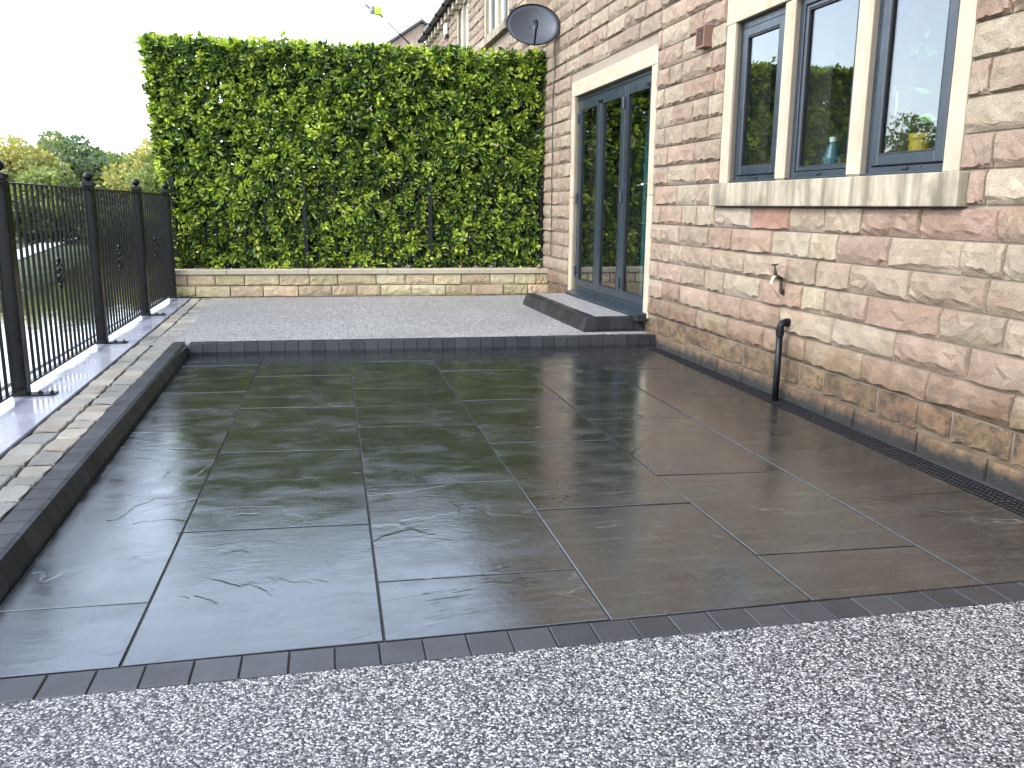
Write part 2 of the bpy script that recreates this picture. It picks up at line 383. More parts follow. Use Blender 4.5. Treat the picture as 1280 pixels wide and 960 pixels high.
for i, y in enumerate(np.arange(-30, 160, 5.0)):
    x = far_bank(y) - 3.0; x2 = x - 1.9
    pv += [(x, y, terrain_h(x, y) + 0.06), (x2, y, terrain_h(x2, y) + 0.06)]
    if i: pf.append((2 * i - 2, 2 * i, 2 * i + 1, 2 * i - 1))
struct(MB().add(pv, pf).build('riverside_path', 'far_pavement'), 'pale riverside path on the far bank seen through the fence', 'path')

# ------------------------------------------------------------------ patio of wet slabs
def L(x0, y0, x1, y1): return lambda y: x0 + (x1 - x0) * (y - y0) / (y1 - y0)
LINES = [L(-1.193, 7.543, -1.071, 2.911), L(-0.577, 7.442, -0.608, 2.31), L(0.125, 7.409, 0.115, 2.326), L(0.795, 7.384, 0.809, 2.312),
         L(1.455, 7.276, 1.497, 2.323), L(2.082, 7.261, 2.145, 2.239), L(2.78, 7.15, 2.79, 2.2)]
BACK = lambda x: 7.47 - 0.045 * (x + 1.2)
FRONT = lambda x: 2.318
CUTS = [[(6.97, 6.93), (5.965, 5.92), (4.929, 4.87), (3.772, 3.738), (2.732, 2.719)],
        [(6.468, 6.40), (5.432, 5.36), (4.428, 4.372), (3.325, 3.277)],
        [(6.957, 6.90), (5.901, 5.84), (4.828, 4.774), (3.751, 3.714), (2.731, 2.707)],
        [(6.45, 6.39), (5.41, 5.345), (4.358, 4.306), (3.314, 3.269)],
        [(6.845, 6.81), (5.78, 5.755), (4.76, 4.70), (3.664, 3.614), (2.693, 2.664)],
        [(6.30, 6.26), (5.258, 5.23), (4.202, 4.205), (3.193, 3.185)]]
patio = struct(MB().box(-1.35, 3.06, 2.12, 7.62, -0.12, -0.006).build('patio', 'joint_sand'), 'patio of large wet dark riven stone slabs', 'patio')
G = 0.0038
tones = [tuple(0.38 * a for a in c_) for c_ in [(0.030, 0.033, 0.031), (0.034, 0.037, 0.031), (0.036, 0.036, 0.036), (0.042, 0.038, 0.034), (0.036, 0.035, 0.036), (0.028, 0.031, 0.034)]]
for c in range(6):
    a, b = LINES[c], LINES[c + 1]
    cuts = [(BACK(a(7.4)), BACK(b(7.4)))] + CUTS[c] + [(FRONT(0), FRONT(0))]
    for i in range(len(cuts) - 1):
        (yl1, yr1), (yl0, yr0) = cuts[i], cuts[i + 1]
        g1 = G * (0.7 + 0.6 * random.random()); g0 = G * (0.7 + 0.6 * random.random())
        yl1 -= g1; yr1 -= g1; yl0 += g0; yr0 += g0
        pts = [(a(yl0) + G, yl0), (b(yr0) - G, yr0), (b(yr1) - G, yr1), (a(yl1) + G, yl1)]
        tl = [(random.random() - 0.5) * 0.004 for _ in range(2)]
        tops = [-tl[0] - tl[1], tl[0] - tl[1], tl[0] + tl[1], -tl[0] + tl[1]]
        o = MB().slab(pts, -0.06, 0.0, 0.0018, tops).build('slab', 'slab', patio)
        t_ = random.choice(tones)
        if c >= 3 and random.random() < 0.5: t_ = (0.015, 0.0128, 0.0112)
        o.color = t_ + (1,)

# front edging blocks, flush with the slabs
edge = struct(MB().box(-1.4, 3.05, 2.188, 2.31, -0.12, -0.012).build('edging', 'joint_sand'), 'row of small charcoal edging blocks between slabs and gravel', 'edging')
x = -1.30
while x < 2.95:
    l_ = 0.127 + random.uniform(-0.002, 0.002)
    MB().slab([(x + 0.0015, 2.192), (x + l_ - 0.0015, 2.192), (x + l_ - 0.0015, 2.311), (x + 0.0015, 2.311)], -0.1, 0.001 + random.uniform(-0.001, 0.001), 0.003).build('edging_block', 'edging_block', edge)
    x += l_
# resin gravel in front
struct(MB().box(-6, 3.3, -4, 2.19, -0.12, -0.002).build('resin_drive', 'resin'), 'speckled grey and white resin gravel in the foreground', 'gravel')

# ------------------------------------------------------------------ raised surround (z = 0.1)
K = 0.1
struct(MB().box(-1.5, 3.05, 7.50, 11.6, -0.3, K - 0.003).build('resin_terrace', 'resin_far_lit'), 'raised strip of grey resin gravel behind the slabs', 'gravel')
# kerb profile across its width: u = 0 patio side, u = 1 outer
KW = 0.135
def kerb_block(p, q, inward, name, parent, z0=-0.05, ztop=K + 0.002, base=0.0, batter=0.035, wid=KW):
    # p, q: ends of the patio-side foot line; inward: unit vector pointing away from the patio over the kerb
    prof = [(0.0, z0), (0.0, base + 0.028), (batter * 0.62, ztop - 0.026), (batter * 0.85, ztop - 0.008), (batter * 1.35, ztop - 0.0005), (wid, ztop), (wid, z0)]
    vs = []
    for e in (p, q):
        for u, z in prof: vs.append((e[0] + inward[0] * u, e[1] + inward[1] * u, z))
    n = len(prof)
    fs = [tuple(range(n - 1, -1, -1)), tuple(range(n, 2 * n))] + [(i, (i + 1) % n, n + (i + 1) % n, n + i) for i in range(n)]
    m = MB().add(vs, fs); o = m.build(name, 'kerb_block', parent); return o
def fix_normals(o):
    bm = bmesh.new(); bm.from_mesh(o.data); bmesh.ops.recalc_face_normals(bm, faces=bm.faces[:]); bm.to_mesh(o.data); bm.free()
kl = struct(MB().box(-1.36, -1.2, 2.0, 7.45, -0.25, 0.085).build('side_kerb', 'joint_sand'), 'charcoal kerb along the left side of the slabs', 'kerb')
KF = LINES[0]                                        # foot line of the left kerb
y = 0.6; ln = 0.1275
kdir = Vector((KF(7.5) - KF(2.9), 4.6)).normalized(); kin = (-kdir.y, kdir.x)
while y < 7.60:
    y1 = min(y + ln, 7.62)
    o = kerb_block((KF(y + 0.002), y + 0.002), (KF(y1 - 0.002), y1 - 0.002), kin, 'kerb_block', kl); fix_normals(o); y = y1
kb = struct(MB().box(-1.2, 2.9, 7.5, 7.56, -0.25, 0.06).build('end_kerb', 'joint_sand'), 'low charcoal kerb across the far end of the slabs', 'kerb')
x = KF(7.47); ln = 0.112
while x < 2.90:
    x1 = min(x + ln, 2.905)
    o = kerb_block((x + 0.002, BACK(x) + 0.006), (x1 - 0.002, BACK(x1) + 0.006), (0.03, 1), 'kerb_block', kb, batter=0.022, wid=0.11); fix_normals(o); x = x1

# setts: two rows, left of the kerb
OUT = L(-1.321, 7.582, -1.23, 3.31); MID = L(-1.485, 7.652, -1.395, 4.733); LED = L(-1.612, 7.499, -1.533, 4.6)
setts = struct(MB().slab([(LED(0.4) + 0.01, 0.4), (OUT(0.4) - 0.02, 0.4), (OUT(11.2) + 0.05, 11.4), (LED(11.2) + 0.01, 11.4)], -0.2, K - 0.022, 0.002).build('sett_strip', 'joint_mud'), 'strip of two rows of pale sandstone setts', 'paving')
scol = [tuple(0.75 * a for a in c_) for c_ in [(0.33, 0.315, 0.27), (0.40, 0.375, 0.32), (0.27, 0.27, 0.25), (0.35, 0.34, 0.305), (0.43, 0.405, 0.35), (0.25, 0.25, 0.225), (0.36, 0.32, 0.26)]]
def sett_row(fa, fb, y0, y1):
    y = y0
    while y < y1:
        l_ = random.uniform(0.13, 0.25); gp = random.uniform(0.006, 0.012)
        ya, yb = y + gp, min(y + l_, y1) - gp
        if yb - ya < 0.05: break
        def jit(): return random.uniform(-0.006, 0.006)
        sk = random.uniform(-0.012, 0.012)
        xa, xb = fa((ya + yb) / 2) + 0.008, fb((ya + yb) / 2) - 0.008; xm = lerp(xa, xb, random.uniform(0.35, 0.65)); ym = (ya + yb) / 2
        pts = [(fa(ya) + 0.008 + jit(), ya + jit()), (xm, ya + sk + jit() * .5), (fb(ya) - 0.008 + jit(), ya + sk + jit()), (xb + jit(), ym), (fb(yb) - 0.008 + jit(), yb + jit()), (xm, yb + jit() * 0.6), (fa(yb) + 0.008 + jit(), yb + jit()), (xa + jit(), ym)]
        tp = random.uniform(-0.003, 0.003)
        o = MB().slab(pts, -0.1, K + random.uniform(-0.004, 0.002), 0.006, [tp * (1 if k in (0, 1, 2) else -1 if k in (4, 5, 6) else 0) for k in range(8)]).build('sett', 'sett_stone', setts)
        cc = random.choice(scol); f = random.uniform(0.85, 1.12); o.color = (cc[0] * f, cc[1] * f, cc[2] * f, 1)
        y += l_
sett_row(LED, MID, 1.9, 11.28); sett_row(MID, OUT, 1.9, 7.66)
RES = L(-1.313, 7.70, -1.40, 11.3)
sett_row(MID, RES, 7.66, 11.28)

# ledge (coping of the river wall) and the river wall under it
wallr = struct(MB().slab([(-2.12, -6), (-1.62, -6), (-1.70, 11.6), (-2.2, 11.6)], -3.4, K - 0.06, 0.002).build('river_wall', 'mortar'), 'retaining wall below the smooth ledge', 'wall')
lg = struct(MB().slab([(-2.05, -2), (LED(-2) - 0.012, -2), (LED(11.3) - 0.012, 11.3), (-2.13, 11.3)], K - 0.0605, K - 0.012, 0.002).build('ledge', 'joint_mud'), 'smooth wet grey coping ledge carrying the black fence', 'ledge')
FX = L(-1.856, 5.513, -1.907, 9.601)                 # fence line
cuts = [1.3, 3.35, 5.42, 7.50, 9.47, 11.27]
for a, b in zip(cuts[:-1], cuts[1:]):
    MB().slab([(FX(a) - 0.16, a + 0.003), (LED(a) - 0.009, a + 0.003), (LED(b) - 0.009, b - 0.003), (FX(b) - 0.16, b - 0.003)], K - 0.0119, K + 0.006, 0.004).build('coping_slab', 'ledge', lg)

# ------------------------------------------------------------------ left fence
def ring_ball(mb, c, r, n=14, m=8):
    mb.lathe([(max(0.0008, r * math.sin(math.pi * i / m)), -r * math.cos(math.pi * i / m)) for i in range(m + 1)], n, c)
def fence_thing(name, label, A, B, ztop, zbot, zfloor, posts, bar_pitch, basket=True, plates=True, balls=True, pw=0.039):
    root = tag(empty(name, (A[0], A[1], zfloor)), label, 'fence')
    A2, B2 = Vector(A[:2]), Vector(B[:2]); d = (B2 - A2); Lh = d.length; d.normalize(); ang = math.atan2(d.y, d.x)
    H = ztop - zfloor; hb = zbot - zfloor
    def at(t, z=0): return (d.x * t, d.y * t, z)
    post_me = MB().bbox(-pw, pw, -pw, pw, 0.0, H + 0.01, 0.004)
    collar_me = MB().bbox(-pw - 0.004, pw + 0.004, -pw - 0.004, pw + 0.004, H + 0.0101, H + 0.05, 0.006).mesh('post_collar')
    bm_ = MB(); bm_.lathe([(0.012, H + 0.05), (0.012, H + 0.063)], 12); ring_ball(bm_, (0, 0, H + 0.092), 0.036); ball_me = bm_.mesh('ball_cap')
    pl = MB().bbox(-0.045, 0.045, -0.19, 0.045, 0.0005, 0.0095, 0.002).mesh('base_plate')
    bo = MB().lathe([(0.013, 0.0095), (0.013, 0.019), (0.007, 0.0195), (0.007, 0.028)], 6, (0, -0.165, 0)).mesh('bolt')
    bo2 = MB().lathe([(0.013, 0.0095), (0.013, 0.019), (0.007, 0.0195), (0.007, 0.028)], 6, (0, -0.10, 0)).mesh('bolt')
    pm = post_me.mesh('post')
    for t in posts:
        p = put(pm, 'post', 'black_paint', root, at(t), ang)
        put(collar_me, 'post_collar', 'black_paint', p)
        if balls: put(ball_me, 'ball_cap', 'black_paint', p, smooth=True)
        if plates:
            put(pl, 'base_plate', 'black_paint', p); put(bo, 'bolt', 'bolt_metal', p); put(bo2, 'bolt', 'bolt_metal', p)
    bar = MB().bbox(-0.008, 0.008, -0.008, 0.008, hb + 0.006, H - 0.006, 0.0015).mesh('baluster')
    for a, b in zip(posts[:-1], posts[1:]):
        a2, b2 = a + pw, b - pw
        MB().bbox(a2, b2, -0.02, 0.02, H - 0.011, H, 0.002).build('top_rail', 'black_paint', root, (0, 0, 0), ang)
        MB().bbox(a2, b2, -0.02, 0.02, hb, hb + 0.011, 0.002).build('bottom_rail', 'black_paint', root, (0, 0, 0), ang)
        n = max(2, round((b2 - a2) / bar_pitch)); mid = n // 2
        for k in range(1, n):
            put(bar, 'baluster', 'black_paint', root, at(lerp(a2, b2, k / n)), ang)
        if basket:
            bk = MB(); zc = 0.665; t = lerp(a2, b2, mid / n)
            for q in range(4):
                bk.tube([(math.cos(q * math.pi / 2 + s * math.pi * 1.5) * (0.006 + 0.027 * math.sin(math.pi * s)), math.sin(q * math.pi / 2 + s * math.pi * 1.5) * (0.006 + 0.027 * math.sin(math.pi * s)), zc - 0.075 + 0.15 * s) for s in [i / 10 for i in range(11)]], 0.0055, 5)
            bk.lathe([(0.013, zc + 0.075), (0.016, zc + 0.09), (0.010, zc + 0.11)], 8); bk.lathe([(0.010, zc - 0.11), (0.016, zc - 0.09), (0.013, zc - 0.075)], 8)
            bk.build('basket_twist', 'black_paint', root, at(t), ang, smooth=True)
    return root
P = [1.55, 3.57, 5.55, 7.58, 9.47, 11.22]
fence_thing('metal_fence', 'black metal railing with ball topped posts along the river ledge', (FX(P[0]), P[0]), (FX(P[-1]), P[-1]), 1.368, 0.15, K + 0.006, [p - P[0] for p in P], 0.108)

# ------------------------------------------------------------------ low garden wall at the back
BW = lambda x: 11.15 - 0.05 * (x - 0.352)
gw = tag(empty('garden_wall', (0.35, 11.2, K)), 'low yellow sandstone wall with smooth coping below the hedge', 'wall')
ga = math.atan(-0.05)
def gwl(x): return (x - 0.35) / math.cos(ga)
MB().box(gwl(-1.98), gwl(2.86), 0.0, 0.24, -0.3, 0.283).build('wall_core', 'mortar', gw, (0, 0, 0), ga)

# rock-faced block meshes: unit length and height, real depth
def rock_mesh(name, seed, bulge=0.021, back=0.05):
    r = random.Random(seed)
    us = [0, 0.016, 0.10, 0.20, 0.31, 0.42, 0.53, 0.64, 0.75, 0.87, 0.984, 1.0]; m = len(us)
    cb, ct = [], []                                   # ragged pitched margins along the bottom and top
    q = r.uniform(0.08, 0.2)
    for i in range(m):
        q = min(0.34, max(0.05, q + r.uniform(-0.11, 0.11))); cb.append(q); ct.append(r.uniform(0.02, 0.07))
    P_ = []; rows = 7
    for j in range(rows):
        for i, u in enumerate(us):
            if j == 0: v, x = 0.0, 0.0
            elif j == 1: v, x = cb[i] * r.uniform(0.35, 0.6), -bulge * r.uniform(0.25, 0.6)
            elif j == rows - 2: v, x = 1 - ct[i], -bulge * r.uniform(0.5, 0.85)
            elif j == rows - 1: v, x = 1.0, 0.0
            else:
                t = (j - 2) / (rows - 5 + 1.0); v = cb[i] + (1 - ct[i] - cb[i]) * t; x = -bulge * r.uniform(0.72, 1.28)
            if i in (0, m - 1): x = 0.0
            elif i in (1, m - 2) and 0 < j < rows - 1: x *= 0.8
            du = r.uniform(-0.028, 0.028) if 1 < i < m - 2 and 0 < j < rows - 1 else 0
            P_.append((x + r.uniform(-0.001, 0.001), u + du - 0.5, v - 0.5))
    fs = []
    for j in range(rows - 1):
        for i in range(m - 1):
            a, b, c, d = j * m + i, j * m + i + 1, (j + 1) * m + i + 1, (j + 1) * m + i
            if r.random() < 0.5: fs += [(a, d, c), (a, c, b)]
            else: fs += [(a, d, b), (d, c, b)]
    base = len(P_); crn = [0, m - 1, rows * m - 1, (rows - 1) * m]
    per = list(range(m)) + [j * m + m - 1 for j in range(1, rows)] + [(rows - 1) * m + i for i in range(m - 2, -1, -1)] + [j * m for j in range(rows - 2, 0, -1)]
    for k in per: P_.append((back, P_[k][1], P_[k][2]))
    for k in range(len(per)):
        l = (k + 1) % len(per); fs.append((per[k], per[l], base + l, base + k))
    return P_, fs
ROCKS = [rock_mesh('stone', 100 + i) for i in range(14)]
ROCK_ME = []
for P_, fs in ROCKS:
    m = MB().add(P_, fs).mesh('stone'); m.materials.append(MAT['rock_face']); ROCK_ME.append(m)
ROCK_ME2 = []
for P_, fs in ROCKS:
    m = MB().add(P_, fs).mesh('stone'); m.materials.append(MAT['sandstone_wall']); ROCK_ME2.append(m)
ycol = [(0.46, 0.40, 0.25), (0.42, 0.355, 0.21), (0.50, 0.44, 0.29), (0.39, 0.345, 0.19), (0.43, 0.34, 0.23)]
for row, (z0, z1) in enumerate(((0.0, 0.1415), (0.1445, 0.283))):
    x = gwl(-1.95) - (0.1 if row else 0)
    while x < gwl(2.83):
        l_ = random.uniform(0.28, 0.52); xa, xb = max(x, gwl(-1.95)), min(x + l_, gwl(2.83))
        if xb - xa > 0.05:
            o = put(random.choice(ROCK_ME2), 'stone', None, gw, ((xa + xb) / 2 * math.cos(ga), (xa + xb) / 2 * math.sin(ga) - 0.012, (z0 + z1) / 2), ga + math.pi / 2)
            o.scale = (0.8, xb - xa - 0.006, z1 - z0 - 0.004); c = random.choice(ycol); f = random.uniform(0.85, 1.15)
            o.color = (c[0] * f, c[1] * f, c[2] * f, 1)
        x += l_
x = -2.0
for x1 in (-1.28, -0.28, 0.72, 1.78, 2.86):
    MB().bbox(gwl(x) + 0.002, gwl(x1) - 0.002, -0.045, 0.24, 0.285, 0.345, 0.006).build('coping_stone', 'dressed_stone', gw, (0, 0, 0), ga); x = x1
st_ = tag(MB().lathe([(0.01, 0), (0.028, 0.012), (0.034, 0.03), (0.026, 0.05), (0.008, 0.058)], 10).build('round_pebble', 'terracotta_plastic', None, (2.70, 11.06, 0.4455), smooth=True), 'small round brown knob on the wall coping beside the house', 'knob')

# fence behind the low wall, half swallowed by the hedge
yb = 11.41
fence_thing('hedge_railing', 'black railing half buried in the front of the hedge', (-1.93, yb + 0.115), (2.80, yb - 0.115), 1.60, 0.48, 0.446, [0.03, 1.63, 3.23, 4.70], 0.115, basket=False, plates=False, balls=False, pw=0.03)

# ------------------------------------------------------------------ hedge of laurel leaves
def leaf_batch(pos, axis, side, length, width, fold=0.25, droop=0.2):
    # N leaves as 8-vertex folded blades; returns verts (N*8,3)
    n = len(pos); nrm = np.cross(axis, side)
    def P_(t, s, h): return pos + axis * (length * t)[:, None] + side * (width * s)[:, None] + nrm * (width * h)[:, None] - np.array([0, 0, 1.0]) * (length * droop * t * t)[:, None]
    o = np.ones(n); fo = fold * o
    vs = np.stack([P_(0 * o, 0 * o, 0 * o), P_(.36 * o, 0 * o, -fo * .5), P_(.70 * o, 0 * o, -fo * .5), P_(1.0 * o, 0 * o, 0 * o),
                   P_(.33 * o, .5 * o, fo * .5), P_(.66 * o, .46 * o, fo * .5), P_(.33 * o, -.5 * o, fo * .5), P_(.66 * o, -.46 * o, fo * .5)], 1)
    return vs
LEAF_F = [(0, 1, 4), (0, 6, 1), (4, 1, 2, 5), (1, 6, 7, 2), (5, 2, 3), (2, 7, 3)]
def norm(a): return a / np.maximum(1e-9, np.linalg.norm(a, axis=1, keepdims=True))
def hedge_left(z): return np.interp(z, [0.4, 1.35, 1.8, 2.35, 3.3], [-1.90, -2.0, -2.05, -2.08, -2.14])
HY = lambda x: 11.40 - 0.05 * (x - 0.35)
shoots_p, shoots_d, shoots_b = [], [], []
def shoot(p, d, bright): shoots_p.append(p); shoots_d.append(d); shoots_b.append(bright)
lump = lambda a, b: 0.5 * math.sin(a * 3.1 + 1.3 * math.sin(b * 2.3)) * math.sin(b * 3.7 + 0.7) + 0.3 * math.sin(a * 7.3 + b * 5.1)
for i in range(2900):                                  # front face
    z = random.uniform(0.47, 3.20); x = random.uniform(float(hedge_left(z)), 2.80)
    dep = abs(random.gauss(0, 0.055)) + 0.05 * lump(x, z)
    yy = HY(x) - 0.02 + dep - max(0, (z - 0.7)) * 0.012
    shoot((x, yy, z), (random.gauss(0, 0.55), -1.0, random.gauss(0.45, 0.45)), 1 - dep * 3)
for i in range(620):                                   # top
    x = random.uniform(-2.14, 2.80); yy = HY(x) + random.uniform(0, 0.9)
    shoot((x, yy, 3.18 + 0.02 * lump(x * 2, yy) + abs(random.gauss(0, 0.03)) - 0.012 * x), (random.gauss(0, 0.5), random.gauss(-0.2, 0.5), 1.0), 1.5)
for i in range(650):                                   # left end
    z = random.uniform(0.45, 3.22); yy = HY(-2) + random.uniform(0, 0.9)
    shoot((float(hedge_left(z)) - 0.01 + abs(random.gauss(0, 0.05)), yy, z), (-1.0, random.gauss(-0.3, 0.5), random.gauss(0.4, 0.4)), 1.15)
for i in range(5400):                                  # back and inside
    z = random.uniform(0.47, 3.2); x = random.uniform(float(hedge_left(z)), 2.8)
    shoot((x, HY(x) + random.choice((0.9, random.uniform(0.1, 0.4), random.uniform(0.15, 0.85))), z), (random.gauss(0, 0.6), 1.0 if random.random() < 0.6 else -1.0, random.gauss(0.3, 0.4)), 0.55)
sp = np.array(shoots_p); sd = norm(np.array(shoots_d)); sb = np.array(shoots_b)
pos, ax, sides, ln_, wd_, cols = [], [], [], [], [], []
up = np.array([0, 0, 1.0])
e1 = norm(np.cross(sd, np.broadcast_to(up, sd.shape) + 0.01)); e2 = np.cross(e1, sd)
young = rng.random(len(sp))
for k in range(7):
    th = k * 2.4 + rng.random(len(sp)) * 6.28 * 0.15 + young * 6.28
    tilt = 0.35 + 0.14 * (6 - k) + rng.normal(0, 0.12, len(sp))
    radial = e1 * np.cos(th)[:, None] + e2 * np.sin(th)[:, None]
    a = norm(sd * np.cos(tilt)[:, None] + radial * np.sin(tilt)[:, None])
    s = norm(np.cross(a, sd)); s = norm(s + rng.normal(0, 0.25, s.shape)); s = norm(s - a * (s * a).sum(1, keepdims=True))
    pos.append(sp - sd * (0.085 - k * 0.011)[None] if False else sp - sd * (0.085 - k * 0.011)); ax.append(a); sides.append(s)
    l_ = rng.uniform(0.085, 0.145, len(sp)) * (1.0 - 0.04 * k); ln_.append(l_); wd_.append(l_ * rng.uniform(0.36, 0.46, len(sp)))
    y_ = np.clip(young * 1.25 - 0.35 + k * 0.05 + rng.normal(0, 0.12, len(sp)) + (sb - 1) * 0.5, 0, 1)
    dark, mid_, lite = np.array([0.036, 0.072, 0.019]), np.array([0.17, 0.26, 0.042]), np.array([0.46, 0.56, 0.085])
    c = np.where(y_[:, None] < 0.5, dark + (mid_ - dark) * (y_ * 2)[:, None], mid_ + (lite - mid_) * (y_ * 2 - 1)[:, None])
    br = rng.random(len(sp)) < 0.0012; c[br] = (0.28, 0.13, 0.06)
    cols.append(c * rng.uniform(0.8, 1.2, len(sp))[:, None])
pos, ax, sides, ln_, wd_, cols = map(np.concatenate, (pos, ax, sides, ln_, wd_, cols))
hv = leaf_batch(pos, ax, sides, ln_, wd_)
hedge = tag(empty('laurel_hedge', (0.3, 11.8, 0.44)), 'tall clipped green laurel hedge above the low sandstone wall', 'hedge')
off = np.array([0.3, 11.8, 0.44])
# the leaves nearest the viewer are single parts
front = np.where((hv[:, :, 1].mean(1) < HY(0) - 0.02) & (pos[:, 2] > 0.55) & (pos[:, 2] < 3.15))[0]
n_ = np.cross(hv[front, 4] - hv[front, 0], hv[front, 6] - hv[front, 0]); face = np.abs(norm(n_)[:, 1]) * ln_[front] * wd_[front]
big = front[np.argsort(-face)][:300]; mask = np.ones(len(pos), bool); mask[big] = False
def leaf_object_mesh(verts, colors, name, m, faces=LEAF_F):
    n, k = verts.shape[:2]; me = bpy.data.meshes.new(name)
    fs = [[i * k + a for a in f] for i in range(n) for f in faces]
    me.from_pydata(verts.reshape(-1, 3), [], fs)
    a = me.attributes.new('col', 'FLOAT_COLOR', 'POINT')
    cc = np.ones((n * k, 4), np.float32); cc[:, :3] = np.repeat(colors, k, 0); a.data.foreach_set('color', cc.ravel())
    me.materials.append(MAT[m]); me.update(); return me
tag(put(leaf_object_mesh(hv[mask] - off, cols[mask], 'foliage', 'laurel_leaf'), 'foliage', None, hedge), kind='stuff')
for i in big:
    me = bpy.data.meshes.new('leaf'); o0 = hv[i, 0]
    me.from_pydata((hv[i] - o0).tolist(), [], LEAF_F); me.materials.append(MAT['laurel_leaf_single']); me.update()
    o = put(me, 'leaf', None, hedge, tuple(o0 - off)); o.color = tuple(cols[i]) + (1,)
for i in range(16):
    x = -1.9 + i * 0.305 + random.uniform(-0.06, 0.06); m = MB()
    m.tube([(x, HY(x) + 0.45, -0.7), (x + random.uniform(-.05, .05), HY(x) + 0.4, 0.6), (x + random.uniform(-.1, .1), HY(x) + 0.45, 1.8), (x + random.uniform(-.15, .15), HY(x) + 0.4, 3.0)], [0.03, 0.026, 0.018, 0.006], 6)
    for b_ in range(16):
        z = random.uniform(0.6, 2.9); s_ = random.choice((-1, 1, -1))
        m.tube([(x, HY(x) + 0.43, z), (x + random.uniform(-.15, .15), HY(x) + 0.43 + s_ * 0.2, z + 0.12), (x + random.uniform(-.25, .25), HY(x) + 0.43 + s_ * 0.4, z + 0.22)], [0.009, 0.006, 0.003], 4)
    m.v = [(v[0] - off[0], v[1] - off[1], v[2] - off[2]) for v in m.v]
    m.build('stem', 'bark', hedge)

# ------------------------------------------------------------------ house
HA = 0.022; HO = (3.068, 0.0, 0.0)
house = tag(empty('stone_house', HO, HA), 'long two storey pink and buff rock faced sandstone house', 'house')
HM = Matrix.Translation(HO) @ Matrix.Rotation(HA, 4, 'Z')
def wall_pt(s, x, z): return tuple(HM @ Vector((x, s, z)))
CH = 0.1665; Z0 = 0.105; YEND = 22.6; YBEG = 0.6; ZTOP = 5.22
OPEN = [(7.66, 9.99, 0.25, 2.50), (5.423, 6.09, 1.43, 2.56), (4.625, 5.31, 1.43, 2.56), (3.815, 4.50, 1.43, 2.56),
        (13.55, 15.25, 4.02, 5.06), (16.95, 18.05, 4.02, 5.06)]
SOLID = [(7.53, 10.12, 0.25, 2.665), (3.70, 6.22, 1.43, 2.76), (3.63, 6.255, 1.262, 1.43), (13.45, 15.4, 4.0, 5.2), (13.4, 15.45, 3.88, 4.0), (16.85, 18.15, 4.0, 5.2), (11.22, 11.75, 3.66, 5.3)]
# backing wall with openings
yb_ = sorted({YBEG, YEND} | {o[0] for o in OPEN} | {o[1] for o in OPEN}); zb_ = sorted({-0.4, ZTOP + 0.1} | {o[2] for o in OPEN} | {o[3] for o in OPEN})
wm = MB()
for a, b in zip(yb_[:-1], yb_[1:]):
    z = zb_[0]
    holes = sorted([(o[2], o[3]) for o in OPEN if o[0] <= (a + b) / 2 <= o[1]])
    for h0, h1 in holes + [(zb_[-1], None)]:
        if h0 > z: wm.box(0.009, 0.30, a, b, z, h0)
        z = h1
wm.box(0.0095, 8.0, YEND, YEND + 0.25, -0.4, ZTOP + 0.1); wm.box(0.0095, 8.0, YBEG - 0.25, YBEG, -0.4, ZTOP + 0.1); wm.box(7.7, 8.0, YBEG, 2.6, -0.4, ZTOP + 0.1); wm.box(7.7, 8.0, 4.6, YEND, -0.4, ZTOP + 0.1); wm.box(7.7, 8.0, 2.6, 4.6, -0.4, 0.8); wm.box(7.7, 8.0, 2.6, 4.6, 2.5, ZTOP + 0.1)  # back wall opening added out of sight to bring daylight into the kitchen
wm.build('wall', 'mortar', house)
pinks = [tuple(0.61 * t_ * (0.66 * a + 0.34 * m_) for a, m_, t_ in zip(c_, (0.455, 0.375, 0.295), (1.03, 1.0, 0.93))) for c_ in [(0.40, 0.285, 0.225), (0.43, 0.31, 0.25), (0.46, 0.36, 0.28), (0.50, 0.43, 0.33), (0.53, 0.47, 0.37), (0.42, 0.33, 0.265), (0.38, 0.255, 0.20), (0.47, 0.385, 0.30), (0.40, 0.325, 0.25)]]
TRACED = {6: [6.256, 5.677, 5.18, 4.78, 4.412, 3.936, 3.413], 5: [5.963, 5.379, 4.92, 4.628, 4.157, 3.613], 4: [6.267, 5.744, 5.155, 4.827, 4.482, 3.964, 3.429],
          3: [6.042, 5.498, 4.96, 4.71, 4.307, 3.715], 2: [6.288, 5.751, 5.214, 4.611, 4.031, 3.498], 1: [6.485, 5.945, 5.411, 4.888, 4.298, 3.753, 3.201], 0: [6.237, 5.719, 4.957, 4.688, 4.158, 3.814, 3.575]}
blocks = []
def proj(p):
    v = CAM_R.transposed() @ (Vector(p) - CAM_P)
    return None if v.z > -0.1 else (512 + 852.8 * v.x / -v.z, 384 - 852.8 * v.y / -v.z)
